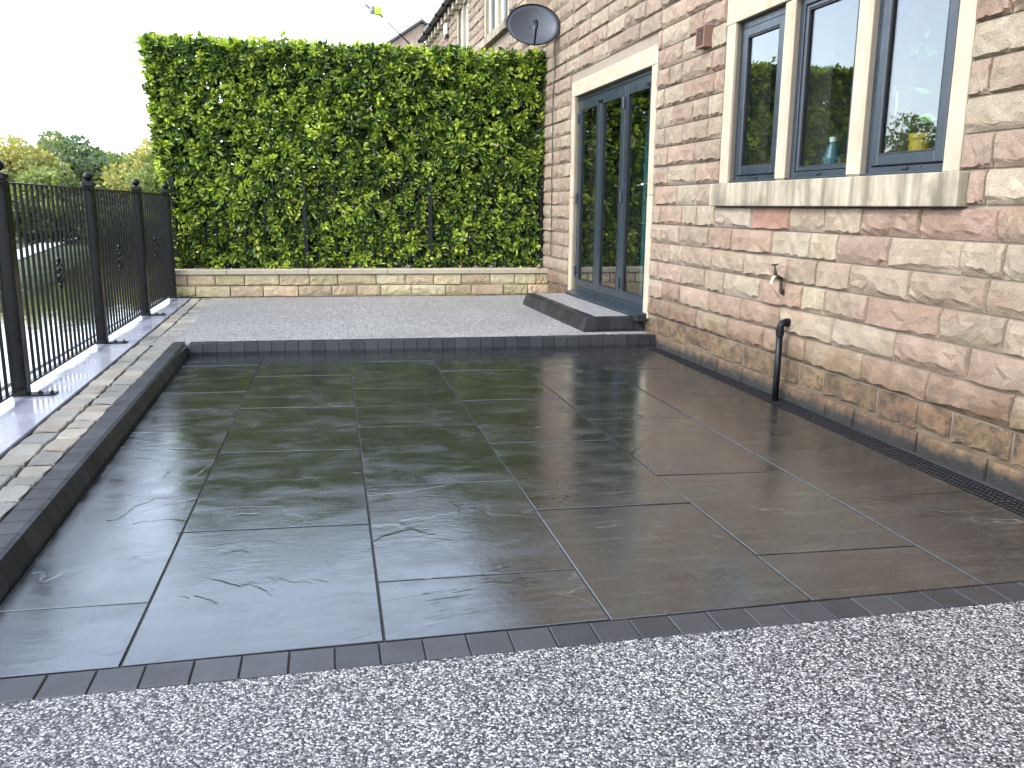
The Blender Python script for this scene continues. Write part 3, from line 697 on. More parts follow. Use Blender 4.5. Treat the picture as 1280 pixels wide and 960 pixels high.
for k in range(-1, 31):
    z0, z1 = (Z0 + CH * k, Z0 + CH * (k + 1)) if k >= 0 else (-0.06, Z0)
    if k > 29: z1 = ZTOP
    js = [YBEG]
    tr = sorted(TRACED.get(k, []))
    y = YBEG
    while y < (tr[0] - 0.25 if tr else YEND - 0.3):
        y += random.choice((0.28, 0.36, 0.42, 0.5, 0.54, 0.58)) * random.uniform(0.92, 1.06); js.append(y)
    if tr:
        if tr[0] - js[-1] < 0.15: js.pop()
        js += tr; y = js[-1]
        while y < YEND - 0.3:
            y += random.choice((0.28, 0.36, 0.42, 0.5, 0.54, 0.58)) * random.uniform(0.92, 1.06); js.append(y)
    js.append(YEND)
    for a, b in zip(js[:-1], js[1:]):
        segs = [(a, b)]
        for o in SOLID:
            if o[2] < z1 - 0.05 and o[3] > z0 + 0.05:
                ns = []
                for s, e in segs:
                    if e <= o[0] or s >= o[1]: ns.append((s, e)); continue
                    if s < o[0]: ns.append((s, o[0]))
                    if e > o[1]: ns.append((o[1], e))
                segs = ns
        for s, e in segs:
            zz0, zz1 = z0, z1
            for o in SOLID:                           # trim against sills and lintels
                if o[0] < (s + e) / 2 < o[1]:
                    if o[2] <= z0 + 0.05 < o[3] <= z1: zz0 = max(zz0, o[3] + 0.003)
                    if z0 <= o[2] < z1 and o[3] >= z1 - 0.05: zz1 = min(zz1, o[2] - 0.003)
            if e - s < 0.06 or zz1 - zz0 < 0.03: continue
            if s > 11.9 and z1 < 2.6: continue
            blocks.append([s, e, zz0, zz1, k])
for b in blocks:
    s, e, z0, z1, k = b
    q = [proj(wall_pt(s, -0.01, z0)), proj(wall_pt(e, -0.01, z0)), proj(wall_pt(e, -0.01, z1)), proj(wall_pt(s, -0.01, z1))]
    area = 0.0
    if None not in q:
        cx = sum(p[0] for p in q) / 4; cy = sum(p[1] for p in q) / 4
        if -40 < cx < 1070 and -20 < cy < 790 and not (e > 11.3 and z1 < 3.3):
            area = abs(sum(q[i][0] * q[(i + 1) % 4][1] - q[(i + 1) % 4][0] * q[i][1] for i in range(4))) / 2
    b.append(area)
blocks.sort(key=lambda b: -b[5])
rest = MB()
for i, (s, e, z0, z1, k, area) in enumerate(blocks):
    far = min(1, max(0, (s - 6) / 4))
    c = Vector(random.choice(pinks)); c = c.lerp(Vector((0.225, 0.185, 0.145)), 0.35 * far) * random.uniform(0.9, 1.1)
    if k == 6 and abs(s - 5.18) < 0.02: c = Vector((0.29, 0.17, 0.125))
    if k == 6 and abs(s - 5.677) < 0.02: c = Vector((0.315, 0.268, 0.21))
    if k == 6 and abs(s - 3.413) < 0.02: c = Vector((0.275, 0.185, 0.14))
    inset = 0.016 if k == 0 else (-0.004 if k == -1 else 0.0)
    sx = 0.55 if k == -1 else (0.8 if k == 0 else random.uniform(0.85, 1.25))
    sy, sz = (e - s) - 0.009, (z1 - z0) - 0.009
    ri = random.randrange(len(ROCKS)); flip = random.choice((1, -1))
    if i < 300 and area > 0:
        o = put(ROCK_ME[ri], 'stone', None, house, (inset, (s + e) / 2, (z0 + z1) / 2)); o.scale = (sx, sy, sz); o.color = tuple(c) + (1,)
    else:
        P_, fs = ROCKS[ri]
        rest.add([(x * sx + inset, y * sy + (s + e) / 2, z * sz + (z0 + z1) / 2) for x, y, z in P_], fs, tuple(c))
tag(rest.build('stone_courses', 'rock_face_joined', house), kind='stuff')
# projecting pier beside the dish
for k in range(10):
    z0 = 3.66 + k * CH
    if z0 + CH > 5.3: break
    o = MB().bbox(-0.30, 0.0085, 11.24, 11.73, z0 + 0.004, z0 + CH - 0.004, 0.008).build('pier_stone', 'rock_face', house); o.color = (0.36, 0.28, 0.21, 1)
# eaves: corbels, gutter, roof
y = 11.95
while y < YEND: MB().bbox(-0.13, 0.0, y, y + 0.16, 5.08, 5.219, 0.006).build('corbel', 'dressed_stone', house); y += 0.50
gm = MB(); n = 7
for e_ in (YBEG - 0.2, YEND + 0.1):
    for i in range(n):
        t = math.pi * i / (n - 1); gm.v.append((-0.20 - 0.065 * math.cos(t), e_, 5.30 - 0.065 * math.sin(t)))
    for i in range(n):
        t = math.pi * (n - 1 - i) / (n - 1); gm.v.append((-0.20 - 0.058 * math.cos(t), e_, 5.301 - 0.058 * math.sin(t)))
N2 = 2 * n; gm.f = [(i, (i + 1) % N2, N2 + (i + 1) % N2, N2 + i) for i in range(N2)] + [tuple(range(N2)), tuple(range(2 * N2 - 1, N2 - 1, -1))]
gut = gm.build('gutter', 'black_plastic', house); fix_normals(gut)
for y in np.arange(12.5, 22.6, 1.0): MB().box(-0.272, -0.128, y, y + 0.05, 5.225, 5.312).build('gutter_bracket', 'black_plastic', gut)
rf = MB().add([(-0.16, YBEG - 0.3, 5.335), (-0.16, YEND + 0.35, 5.335), (4.0, YEND + 0.35, 8.1), (4.0, YBEG - 0.3, 8.1), (8.2, YBEG - 0.3, 5.33), (8.2, YEND + 0.35, 5.33)],
              [(0, 3, 2, 1), (3, 4, 5, 2), (0, 4, 3), (1, 2, 5), (0, 1, 5, 4)]).build('roof', 'roof_slate', house)
# rooms behind the glass
def room(y0, y1, z0, z1, depth, back=True):
    m = MB(); x0 = 0.301
    m.add([(x0, y0, z1), (x0, y1, z1), (depth, y1, z1), (depth, y0, z1)], [(0, 3, 2, 1)])
    if back: m.add([(depth, y0, z0), (depth, y1, z0), (depth, y1, z1), (depth, y0, z1)], [(0, 1, 2, 3)])
    for yy in (y0, y1): m.add([(x0, yy, z0), (depth, yy, z0), (depth, yy, z1), (x0, yy, z1)], [(0, 1, 2, 3)])
    m.build('room_lining', 'room_paint', house)
    MB().add([(x0, y0, z0), (depth, y0, z0), (depth, y1, z0), (x0, y1, z0)], [(0, 1, 2, 3)]).build('room_floor', 'room_floor', house)
room(6.7, 11.0, 0.24, 2.72, 4.6); room(2.2, 6.6, 0.24, 2.80, 7.698, False)
room(12.5, 19.0, 2.95, 5.12, 4.0)

# door: stone surround and three folding leaves
door = empty('bifold_door', (0, 0, 0), 0, house); tag(door, 'dark blue grey glazed bifold door with cream stone surround')
for a, b in ((7.53, 8.83), (8.83, 10.12)): MB().bbox(-0.012, 0.12, a + 0.0015, b - 0.0015, 2.502, 2.665, 0.004).build('lintel', 'dressed_stone', door)
for y0, y1 in ((7.53, 7.66), (9.99, 10.12)):
    for z0, z1 in ((0.225, 1.358), (1.362, 2.5)): MB().bbox(-0.012, 0.12, y0, y1, z0, z1, 0.004).build('jamb_stone', 'dressed_stone', door)
fx0, fx1 = 0.040, 0.11
fr = MB(); fr.box(fx0, fx1, 7.662, 7.692, 0.272, 2.498); fr.box(fx0, fx1, 9.958, 9.988, 0.272, 2.498); fr.box(fx0, fx1, 7.6921, 9.9579, 2.43, 2.498); fr.box(fx0, fx1, 7.6921, 9.9579, 0.272, 0.314)
fr.build('door_frame', 'anthracite', door)
MB().box(0.030, 0.0395, 7.665, 9.985, 2.455, 2.462).build('drip_bar', 'black_rubber', door)
MB().add([(-0.115, 7.56, 0.245), (-0.115, 9.93, 0.245), (0.039, 9.93, 0.245), (0.039, 7.56, 0.245), (-0.115, 7.56, 0.258), (-0.115, 9.93, 0.258), (0.039, 9.93, 0.285), (0.039, 7.56, 0.285)],
         [(0, 3, 2, 1), (4, 5, 6, 7), (0, 1, 5, 4), (1, 2, 6, 5), (2, 3, 7, 6), (3, 0, 4, 7)]).build('door_sill', 'anthracite', door); fix_normals(door.children[-1])
MB().box(-0.10, -0.01, 7.552, 9.9, 0.20, 0.2448).build('sill_packer', 'black_rubber', door)
lb = [7.694, 8.448, 9.203, 9.956]
for i in range(3):
    a, b = lb[i] + 0.002, lb[i + 1] - 0.002; s_ = 0.098
    m = MB(); x0, x1 = 0.034, 0.098
    m.bbox(x0, x1, a, a + s_, 0.317, 2.428, 0.004); m.bbox(x0, x1, b - s_, b, 0.317, 2.428, 0.004)
    m.bbox(x0 + .0004, x1, a + s_, b - s_, 0.317, 0.405, 0.004); m.bbox(x0 + .0004, x1, a + s_, b - s_, 2.34, 2.428, 0.004)
    m.build('door_leaf', 'anthracite', door)
    m = MB(); g_ = 0.007
    m.box(x0 - 0.002, x0 + 0.012, a + s_ + .0002, a + s_ + g_, 0.405, 2.34); m.box(x0 - 0.002, x0 + 0.012, b - s_ - g_, b - s_ - .0002, 0.405, 2.34)
    m.box(x0 - 0.002, x0 + 0.012, a + s_ + g_, b - s_ - g_, 0.4052, 0.412); m.box(x0 - 0.002, x0 + 0.012, a + s_ + g_, b - s_ - g_, 2.333, 2.3398)
    m.build('glazing_gasket', 'black_rubber', door)
    MB().box(x0 + 0.016, x0 + 0.02, a + s_ - 0.005, b - s_ + 0.005, 0.40, 2.345).build('pane', 'glass', door)
for yy, zs in ((9.958, (0.50, 1.35, 2.25)), (8.448, (0.48, 1.36, 2.27))):
    for z in zs: MB().tube([(0.022, yy, z - 0.055), (0.022, yy, z + 0.055)], 0.013, 8).build('hinge', 'anthracite', door)
for yy in (7.78, 9.16): MB().bbox(0.010, 0.0335, yy - 0.05, yy + 0.05, 2.352, 2.376, 0.004).build('finger_pull', 'black_plastic', door)
hm = MB(); hm.bbox(0.026, 0.0338, 7.725, 7.765, 1.33, 1.53, 0.004); hm.tube([(0.03, 7.745, 1.46), (-0.02, 7.745, 1.46), (-0.026, 7.76, 1.46), (-0.026, 7.87, 1.455)], 0.0105, 8)
hm.build('handle', 'steel', door, smooth=False)

# windows: stone surround, mullions, sill and frames
win = empty('mullioned_window', (0, 0, 0), 0, house); tag(win, 'three light window in a cream stone mullioned surround')
for a, b in ((3.66, 4.95), (4.95, 6.235)): MB().bbox(-0.012, 0.12, a + 0.0015, b - 0.0015, 2.562, 2.76, 0.004).build('lintel', 'dressed_stone', win)
for a, b in ((3.70, 3.815), (6.09, 6.22)): MB().bbox(-0.012, 0.12, a, b, 1.432, 2.56, 0.004).build('jamb_stone', 'dressed_stone', win)
for a, b in ((4.50, 4.625), (5.31, 5.423)):
    MB().bbox(-0.012, 0.12, a, b, 1.432, 2.56, 0.016).build('mullion', 'dressed_stone', win)
for a, b in ((3.63, 4.945), (4.945, 6.255)): MB().bbox(-0.068, 0.12, a + 0.001, b - 0.001, 1.264, 1.43, 0.005).build('sill_stone', 'stained_sill', win)
MB().box(-0.05, 0.005, 3.66, 6.23, 1.2615, 1.2638).build('sill_drip', 'cable_black', win)
def light_frame(a, b, z0, z1, sash, parent):
    m = MB(); x0, x1, o = 0.038, 0.105, 0.05
    m.bbox(x0, x1, a, a + o, z0, z1, 0.003); m.bbox(x0, x1, b - o, b, z0, z1, 0.003); m.bbox(x0 + .0004, x1, a + o, b - o, z0, z0 + o, 0.003); m.bbox(x0 + .0004, x1, a + o, b - o, z1 - o, z1, 0.003)
    m.build('window_frame', 'anthracite', parent)
    MB().bbox(x0 - 0.035, x0 - 0.0002, a + 0.001, b - 0.001, z0, z0 + 0.014, 0.003).build('cill_trim', 'anthracite', parent)
    MB().bbox(x0 - 0.012, x0 - 0.0003, (a + b) / 2 - 0.022, (a + b) / 2 + 0.022, z0 + 0.026, z0 + 0.040, 0.003).build('drain_cap', 'black_rubber', parent)
    s_ = 0.062 if sash else 0.028; a2, b2, z2, z3 = a + o + 0.002, b - o - 0.002, z0 + o + 0.002, z1 - o - 0.002
    m = MB(); x0 = 0.026 if sash else 0.046; x1 = 0.095
    m.bbox(x0, x1, a2, a2 + s_, z2, z3, 0.006); m.bbox(x0, x1, b2 - s_, b2, z2, z3, 0.006); m.bbox(x0 + .0004, x1, a2 + s_, b2 - s_, z2, z2 + s_, 0.006); m.bbox(x0 + .0004, x1, a2 + s_, b2 - s_, z3 - s_, z3, 0.006)
    m.build('sash', 'anthracite', parent)
    a3, b3, z4, z5 = a2 + s_, b2 - s_, z2 + s_, z3 - s_; g_ = 0.007
    m = MB(); m.box(x0 + 0.004, x0 + 0.016, a3 + .0002, a3 + g_, z4, z5); m.box(x0 + 0.004, x0 + 0.016, b3 - g_, b3 - .0002, z4, z5); m.box(x0 + 0.004, x0 + 0.016, a3 + g_, b3 - g_, z4 + .0002, z4 + g_); m.box(x0 + 0.004, x0 + 0.016, a3 + g_, b3 - g_, z5 - g_, z5 - .0002)
    m.build('glazing_gasket', 'black_rubber', parent)
    MB().box(x0 + 0.02, x0 + 0.024, a3 - 0.005, b3 + 0.005, z4 - 0.005, z5 + 0.005).build('pane', 'glass', parent)
for i, (a, b) in enumerate(((5.423, 6.09), (4.625, 5.31), (3.815, 4.50))): light_frame(a + 0.002, b - 0.002, 1.433, 2.558, i != 1, win)
# upper windows far along the house
def far_window(a, b, muls, sill):
    wdw = empty('upper_window', (0, 0, 0), 0, house)
    MB().bbox(-0.012, 0.12, a - 0.1, b + 0.1, 5.062, 5.2, 0.004).build('lintel', 'dressed_stone', wdw)
    for s, e in [(a - 0.1, a), (b, b + 0.1)] + [(m_ - 0.06, m_ + 0.06) for m_ in muls]: MB().bbox(-0.012, 0.12, s, e, 4.022, 5.06, 0.004).build('jamb_stone', 'dressed_stone', wdw)
    if sill: MB().bbox(-0.09, 0.12, a - 0.14, b + 0.2, 3.885, 4.02, 0.005).build('sill_stone', 'stained_sill', wdw)
    eds = [a] + [q for m_ in muls for q in (m_ - 0.06, m_ + 0.06)] + [b]
    for s, e in zip(eds[::2], eds[1::2]):
        m = MB(); m.box(0.05, 0.1, s, s + 0.05, 4.022, 5.06); m.box(0.05, 0.1, e - 0.05, e, 4.022, 5.06); m.box(0.0504, 0.1, s + 0.05, e - 0.05, 4.022, 4.072); m.box(0.0504, 0.1, s + 0.05, e - 0.05, 5.01, 5.06)
        m.build('window_frame', 'white_plastic', wdw); MB().box(0.07, 0.074, s + 0.045, e - 0.045, 4.06, 5.02).build('pane', 'glass', wdw)
far_window(13.55, 15.25, [14.30], True); far_window(16.95, 18.05, [17.5], True)

# ------------------------------------------------------------------ door step
stp = tag(empty('door_step', (2.25, 7.64, K)), 'low step with battered charcoal kerbs and grey gravel tread at the glazed door', 'step')
SZ = 0.232
def step_obj(o): o.location = Vector(o.location) - Vector((2.25, 7.64, K)); fix_normals(o); return o
SX = L(2.305, 7.63, 2.245, 9.95)
MB().slab([(SX(7.7) + 0.06, 7.70), (2.895, 7.70), (2.84, 9.98), (SX(9.98) + 0.06, 9.98)], -0.1 + K, SZ - 0.004, 0.002).build('tread', 'resin_far_lit', stp); stp.children[-1].location = (-2.25, -7.64, -K)
y = 7.63
while y < 9.97:
    y1 = min(y + 0.127, 9.98)
    m0 = 0.0
    o = kerb_block((SX(y + .0008), y + .0008), (SX(y1 - .0008), y1 - .0008), (1, 0.026), 'kerb_block', stp, z0=K - 0.05, ztop=SZ + 0.002, base=K, batter=0.05, wid=0.135)
    if y < 7.64:                                      # mitre the corner block
        for v in o.data.vertices:
            if v.co.y < 7.69:
                u = v.co.x - SX(7.63); v.co.y = 7.6308 + max(0, u) * 0.98 if u > 0.001 else 7.6308
    step_obj(o); y = y1
x = SX(7.63)
first = True
while x < 2.90:
    x1 = min(x + 0.127, 2.905)
    o = kerb_block((x + .0008, 7.63), (x1 - .0008, 7.63), (0, 1), 'kerb_block', stp, z0=K - 0.05, ztop=SZ + 0.002, base=K, batter=0.05, wid=0.09)
    if first:
        for v in o.data.vertices:
            if v.co.x < x + 0.05:
                u = v.co.y - 7.63; v.co.x = x + 0.0008 + max(0, u) * 1.02
        first = False
    step_obj(o); x = x1

# ------------------------------------------------------------------ drain channel at the wall foot
dr = tag(empty('drain_channel', (2.87, 4.7, 0)), 'narrow black slotted drain grating along the foot of the house', 'drain')
DX = lambda y: 2.955 - 0.02 * (y - 4.4) * 0.6
MB().box(-0.10, 0.14, -2.6, 2.68, -0.10, -0.045).build('channel', 'drain_metal', dr)
y = 2.21; sec = 0.842
while y < 7.2:
    m = MB(); y1 = min(y + sec, 7.30)
    xm = (LINES[6]((y + y1) / 2) + 0.01); x_in = xm - 2.87; wdt = 0.145
    for q in range(5):
        xx = x_in + q * (wdt - 0.008) / 4; m.box(xx, xx + 0.008, y - 4.7 + 0.002, y1 - 4.7 - 0.002, -0.03, -0.003)
    yy = y + 0.012
    while yy < y1 - 0.012:
        m.box(x_in + 0.0081, x_in + wdt - 0.0081, yy - 4.7, yy - 4.7 + 0.010, -0.028, -0.0045); yy += 0.026
    m.build('grating', 'drain_metal', dr); y = y1
struct(MB().slab([(2.94, 2.2), (3.09, 2.2), (2.99, 7.4), (2.93, 7.4)], -0.1, -0.016, 0.002).build('wall_foot_soil', 'joint_sand'), 'dark grit strip between the drain and the house', 'grit')

# ------------------------------------------------------------------ fittings on the wall
def on_wall(name, s, off_, z, label, cat):
    e = empty(name, wall_pt(s, -off_, z), HA); return tag(e, label, cat)
wp = on_wall('waste_pipe', 5.075, 0.085, 0.0, 'black plastic waste pipe with elbow rising from the drain', 'pipe')
MB().tube([(0, 0, -0.05), (0, 0, 0.455)], 0.0215, 14).build('pipe', 'black_plastic', wp, smooth=True)
em = MB(); em.tube([(0, 0, 0.43), (0, 0, 0.475)], 0.0265, 14); em.tube([(0, 0, 0.47), (0.002, 0, 0.492), (0.010, 0, 0.508), (0.024, 0, 0.516), (0.04, 0, 0.517)], 0.024, 14); em.tube([(0.036, 0, 0.517), (0.066, 0, 0.517)], 0.0275, 14)
em.build('elbow', 'black_plastic', wp, smooth=False)
MB().tube([(0.066, 0, 0.517), (0.10, 0, 0.517)], 0.0215, 14).build('stub', 'black_plastic', wp)
MB().lathe([(0.034, 0.074), (0.034, 0.082), (0.024, 0.083)], 14, (0, 0, 0.517), 'X').build('sealant_ring', 'white_plastic', wp)

tp = on_wall('garden_tap', 5.17, 0.03, 0.70, 'weathered bronze garden tap on the wall above the pipe', 'tap')
m = MB(); m.lathe([(0.026, 0.0), (0.026, 0.010), (0.018, 0.012)], 10, (0.0, 0, 0.0), 'X'); m.tube([(0.002, 0, 0), (-0.012, 0, 0.004), (-0.016, 0, 0.02), (-0.016, 0, 0.085)], 0.011, 10); m.build('wall_bracket', 'bronze', tp, smooth=False)
m = MB(); m.tube([(-0.016, 0, 0.08), (-0.020, 0, 0.098), (-0.035, -0.01, 0.106), (-0.06, -0.025, 0.110), (-0.085, -0.04, 0.118)], [0.013, 0.014, 0.012, 0.014, 0.016], 10); m.lathe([(0.016, 0.0), (0.016, 0.014)], 6, (-0.016, 0, 0.085)); m.build('tap_body', 'bronze', tp)
MB().tube([(-0.085, -0.04, 0.115), (-0.108, -0.052, 0.104), (-0.116, -0.056, 0.085), (-0.116, -0.056, 0.068)], [0.011, 0.010, 0.010, 0.012], 8).build('spout', 'brass_pale', tp)
m = MB(); m.tube([(-0.082, -0.038, 0.118), (-0.090, -0.042, 0.15), (-0.094, -0.044, 0.17)], [0.013, 0.011, 0.006], 8); m.tube([(-0.094, -0.044, 0.168), (-0.096, -0.045, 0.19)], 0.005, 6); m.tube([(-0.125, -0.058, 0.190), (-0.068, -0.032, 0.194)], 0.0055, 6); m.build('tap_handle', 'bronze', tp)

vt = on_wall('air_vent', 6.53, 0.0, 2.46, 'small brown louvred air vent on the wall left of the window', 'vent')
m = MB(); W_ = 0.075; m.box(-0.085, 0.005, -W_, -W_ + 0.012, 0, 0.155); m.box(-0.085, 0.005, W_ - 0.012, W_, 0, 0.155); m.box(-0.0852, 0.005, -W_ + .0121, W_ - .0121, 0, 0.012); m.box(-0.0852, 0.005, -W_ + .0121, W_ - .0121, 0.143, 0.155); m.box(-0.03, 0.004, -W_ + .0121, W_ - .0121, 0.0121, 0.1429); m.build('housing', 'terracotta_plastic', vt)
for k in range(7):
    z = 0.02 + k * 0.0178
    MB().add([(-0.0835, -W_ + 0.013, z), (-0.0835, W_ - 0.013, z), (-0.062, W_ - 0.013, z + 0.010), (-0.062, -W_ + 0.013, z + 0.010), (-0.0835, -W_ + 0.013, z + 0.006), (-0.0835, W_ - 0.013, z + 0.006), (-0.062, W_ - 0.013, z + 0.016), (-0.062, -W_ + 0.013, z + 0.016)],
             [(0, 3, 2, 1), (4, 5, 6, 7), (0, 1, 5, 4), (1, 2, 6, 5), (2, 3, 7, 6), (3, 0, 4, 7)]).build('louvre', 'terracotta_plastic', vt)

# satellite dish: bracket on the wall near the hedge, bowl facing the yard
ds = on_wall('satellite_dish', 10.80, 0.0, 3.35, 'grey oval satellite dish fixed high on the wall above the hedge', 'satellite dish')
DC = Vector((-0.335, -0.10, 0.055)); dn = Vector((-0.10, -0.955, 0.33)).normalized()   # bowl centre and facing
da = Vector((0, 0, 1)).cross(dn).normalized(); db = dn.cross(da).normalized()
m = MB(); nr, ns = 6, 36; RA, RB = 0.325, 0.262
vs = []
for sgn in (0, 1):
    for i in range(nr + 1):
        q = i / nr
        for k in range(ns):
            t = 2 * math.pi * k / ns; h = 0.075 * (q * q - 1) - 0.008 * sgn
            vs.append(DC + da * (RA * q * math.cos(t)) + db * (RB * q * math.sin(t)) + dn * h)
fs = []
for sgn in (0, 1):
    o_ = sgn * (nr + 1) * ns
    for i in range(nr):
        for k in range(ns):
            l = (k + 1) % ns; fs.append((o_ + i * ns + k, o_ + i * ns + l, o_ + (i + 1) * ns + l, o_ + (i + 1) * ns + k))
for k in range(ns):
    l = (k + 1) % ns; fs.append((nr * ns + k, nr * ns + l, (nr + 1) * ns + nr * ns + l, (nr + 1) * ns + nr * ns + k))
m.add(vs, fs); bowl = m.build('bowl', 'dish_grey', ds, smooth=True)
rim = MB(); rim.tube([DC + da * (RA * math.cos(t)) + db * (RB * math.sin(t)) for t in [2 * math.pi * k / 36 for k in range(37)]], 0.007, 6); rim.build('rim', 'black_plastic', ds, smooth=True)
b0 = DC - db * RB * 0.97 - dn * 0.02; tipp = DC + dn * 0.20 - db * 0.145
arm = MB(); arm.tube([b0, b0 + dn * 0.03, tipp], 0.012, 6); arm.build('feed_arm', 'black_plastic', ds)
lnb = MB(); d_ = (DC - tipp).normalized(); lnb.tube([tipp + Vector((0, 0, -0.02)), tipp + Vector((0, 0, 0.055))], [0.022, 0.02], 8); lnb.tube([tipp + Vector((0, 0, 0.05)), tipp + Vector((0, 0, 0.05)) + d_ * 0.06], [0.022, 0.030], 10); lnb.build('receiver_head', 'black_plastic', ds)
br = MB(); br.bbox(-0.03, 0.012, -0.055, 0.055, -0.06, 0.07, 0.004); br.tube([(-0.03, 0, 0.0), (-0.10, -0.01, 0.02), (-0.20, -0.03, 0.03), DC - dn * 0.085], 0.018, 8); br.build('wall_bracket', 'grey_paint', ds)
for q in (-0.035, 0.035):
    MB().lathe([(0.006, 0), (0.006, 0.01)], 6, tuple(DC + da * q - dn * 0.068 + db * 0.0)).build('bolt', 'black_plastic', ds)
cb = MB(); pts = [(10.80, 3.30), (10.795, 3.10), (10.79, 2.95), (10.78, 2.83), (10.82, 2.72), (10.855, 2.52), (10.85, 2.30), (10.835, 2.1), (10.845, 1.8), (10.84, 1.6), (10.84, 1.3), (10.83, 1.0), (10.825, 0.75), (10.835, 0.58)]
for (s1, z1), (s2, z2) in zip(pts[:-1], pts[1:]): pass
cpath = []
for i in range(len(pts) - 1):
    for q in range(4):
        t = q / 4; cpath.append(Vector((-0.034 + 0.004 * math.sin(i * 4 + q * 1.9), lerp(pts[i][0], pts[i + 1][0], t), lerp(pts[i][1], pts[i + 1][1], t) - 3.3)))
cb.tube(cpath, 0.0055, 6)
cab = cb.build('cable', 'cable_black', None, wall_pt(0, 0, 3.3), HA, smooth=True); tag(cab, 'thin black cable hanging down the wall from the dish', 'cable')
al = on_wall('alarm_box', 19.3, 0.03, 4.76, 'white alarm box with dark base under the far eaves', 'alarm box')
MB().bbox(-0.07, 0, -0.12, 0.12, 0.07, 0.30, 0.02).build('casing', 'white_plastic', al); MB().bbox(-0.066, 0.0, -0.10, 0.10, 0.0, 0.0699, 0.01).build('base', 'maroon_plastic', al)
po = on_wall('slanted_pole', 20.0, 0.0, 4.05, 'thin slanted pole with lime green lamp head rising behind the hedge', 'pole')
dv = Vector((-0.74, 0, 0.67)).normalized()
MB().bbox(-0.04, 0.01, -0.06, 0.06, -0.08, 0.08, 0.004).build('wall_plate', 'grey_paint', po)
MB().tube([Vector((0, 0, 0)), dv * 1.66], 0.016, 6).build('pole', 'black_plastic', po)
MB().tube([dv * 1.66, dv * 1.80], 0.010, 6).build('washed_out_section', 'white_plastic', po)  # stretch of pole coloured white to stand for sky overexposure
hb = MB(); pp = dv * 1.80; hb.tube([pp, pp + dv * 0.06], 0.03, 8); hb.build('lamp_neck', 'grey_paint', po)
hb = MB(); q0 = pp + dv * 0.05; hb.bbox(q0.x - 0.14, q0.x + 0.01, -0.06, 0.06, q0.z + 0.0, q0.z + 0.17, 0.02); hb.build('lamp_head', 'lime_plastic', po)
hb = MB(); q1 = q0 + Vector((-0.14, 0, 0.06)); hb.lathe([(0.05, -0.06), (0.065, 0.0), (0.05, 0.1)], 10, (q1.x - 0.05, 0, q1.z + 0.02)); hb.tube([(q1.x - 0.08, 0, q1.z + 0.05), (q1.x - 0.19, 0, q1.z + 0.15)], [0.025, 0.03], 8); hb.build('lamp_cap', 'grey_paint', po)

# ------------------------------------------------------------------ gable house beyond
gh = tag(empty('gable_house', (3.75, 35, -0.3)), 'distant stone gable peeping over the hedge beside the gutter', 'house')
m = MB(); m.add([(-4.2, 0, 0), (4.2, 0, 0), (4.2, 0, 5.65), (0, 0, 8.45), (-4.2, 0, 5.65), (-4.2, 9, 0), (4.2, 9, 0), (4.2, 9, 5.65), (0, 9, 8.45), (-4.2, 9, 5.65)],
               [(0, 1, 2, 3, 4), (9, 8, 7, 6, 5), (0, 4, 9, 5), (1, 6, 7, 2)], (0.40, 0.31, 0.25)); m.build('wall', 'rock_face_joined', gh)
for s_ in (-1, 1):
    m = MB(); m.add([(s_ * 4.5, -0.15, 5.48), (0, -0.15, 8.48), (0, 9.15, 8.48), (s_ * 4.5, 9.15, 5.48), (s_ * 4.5, -0.15, 5.58), (0, -0.15, 8.58), (0, 9.15, 8.58), (s_ * 4.5, 9.15, 5.58)],
                    [(0, 1, 2, 3), (4, 5, 6, 7), (0, 1, 5, 4), (2, 3, 7, 6), (0, 3, 7, 4)]); o = m.build('roof', 'roof_slate', gh); fix_normals(o)
MB().tube([(0.12, -0.08, 3.0), (0.12, -0.08, 8.15)], 0.05, 6).build('soil_pipe', 'white_plastic', gh)

# ------------------------------------------------------------------ things inside the window
pl = tag(empty('house_plant', wall_pt(4.52, 0.32, 1.27), HA), 'pale green leafy plant inside the right hand window light', 'plant')
m = MB(); m.lathe([(0.05, 0.0), (0.07, 0.14), (0.075, 0.15), (0.06, 0.15)], 14); m.build('pot', 'white_plastic', pl)
MB().box(-0.14, 0.5, -0.6, 2.6, -0.04, -0.001).build('window_shelf', 'white_plastic', house, (0.32, 3.98, 1.27))
m = MB()
for k in range(3): m.tube([(0, 0, 0.14), (random.uniform(-.03, .0), random.uniform(-.02, .06), 0.4), (random.uniform(-.08, -.02), random.uniform(0.0, .1), 0.92)], [0.006, 0.005, 0.003], 5)
m.build('stem', 'house_leaf', pl)
for k in range(16):
    c = np.array([[random.uniform(-.09, .03), random.uniform(-.10, .14), random.uniform(0.48, 0.98)]]); th = random.uniform(0, 6.28)
    a = norm(np.array([[math.cos(th) * 0.6, math.sin(th), random.uniform(-.5, .3)]])); s = norm(np.cross(a, np.array([[-0.8, random.uniform(-.5, .5), 0.4]])))
    v = leaf_batch(c, a, s, np.array([random.uniform(0.09, 0.13)]), np.array([random.uniform(0.05, 0.065)]))
    me = bpy.data.meshes.new('leaf'); me.from_pydata(v[0].tolist(), [], LEAF_F); put(me, 'leaf', 'house_leaf', pl)
yt = tag(empty('yellow_tub', wall_pt(4.30, 0.22, 1.27), HA), 'small yellow tub standing inside the right hand window light', 'tub')
m = MB(); m.lathe([(0.045, 0.0), (0.052, 0.36)], 16); m.build('tub', 'yellow_plastic', yt); MB().lathe([(0.056, 0.361), (0.056, 0.385), (0.05, 0.39)], 16).build('lid', 'yellow_plastic', yt)
bb = tag(empty('blue_bottle', wall_pt(5.12, 0.22, 1.27), HA), 'blue plastic bottle inside the middle window light', 'bottle')
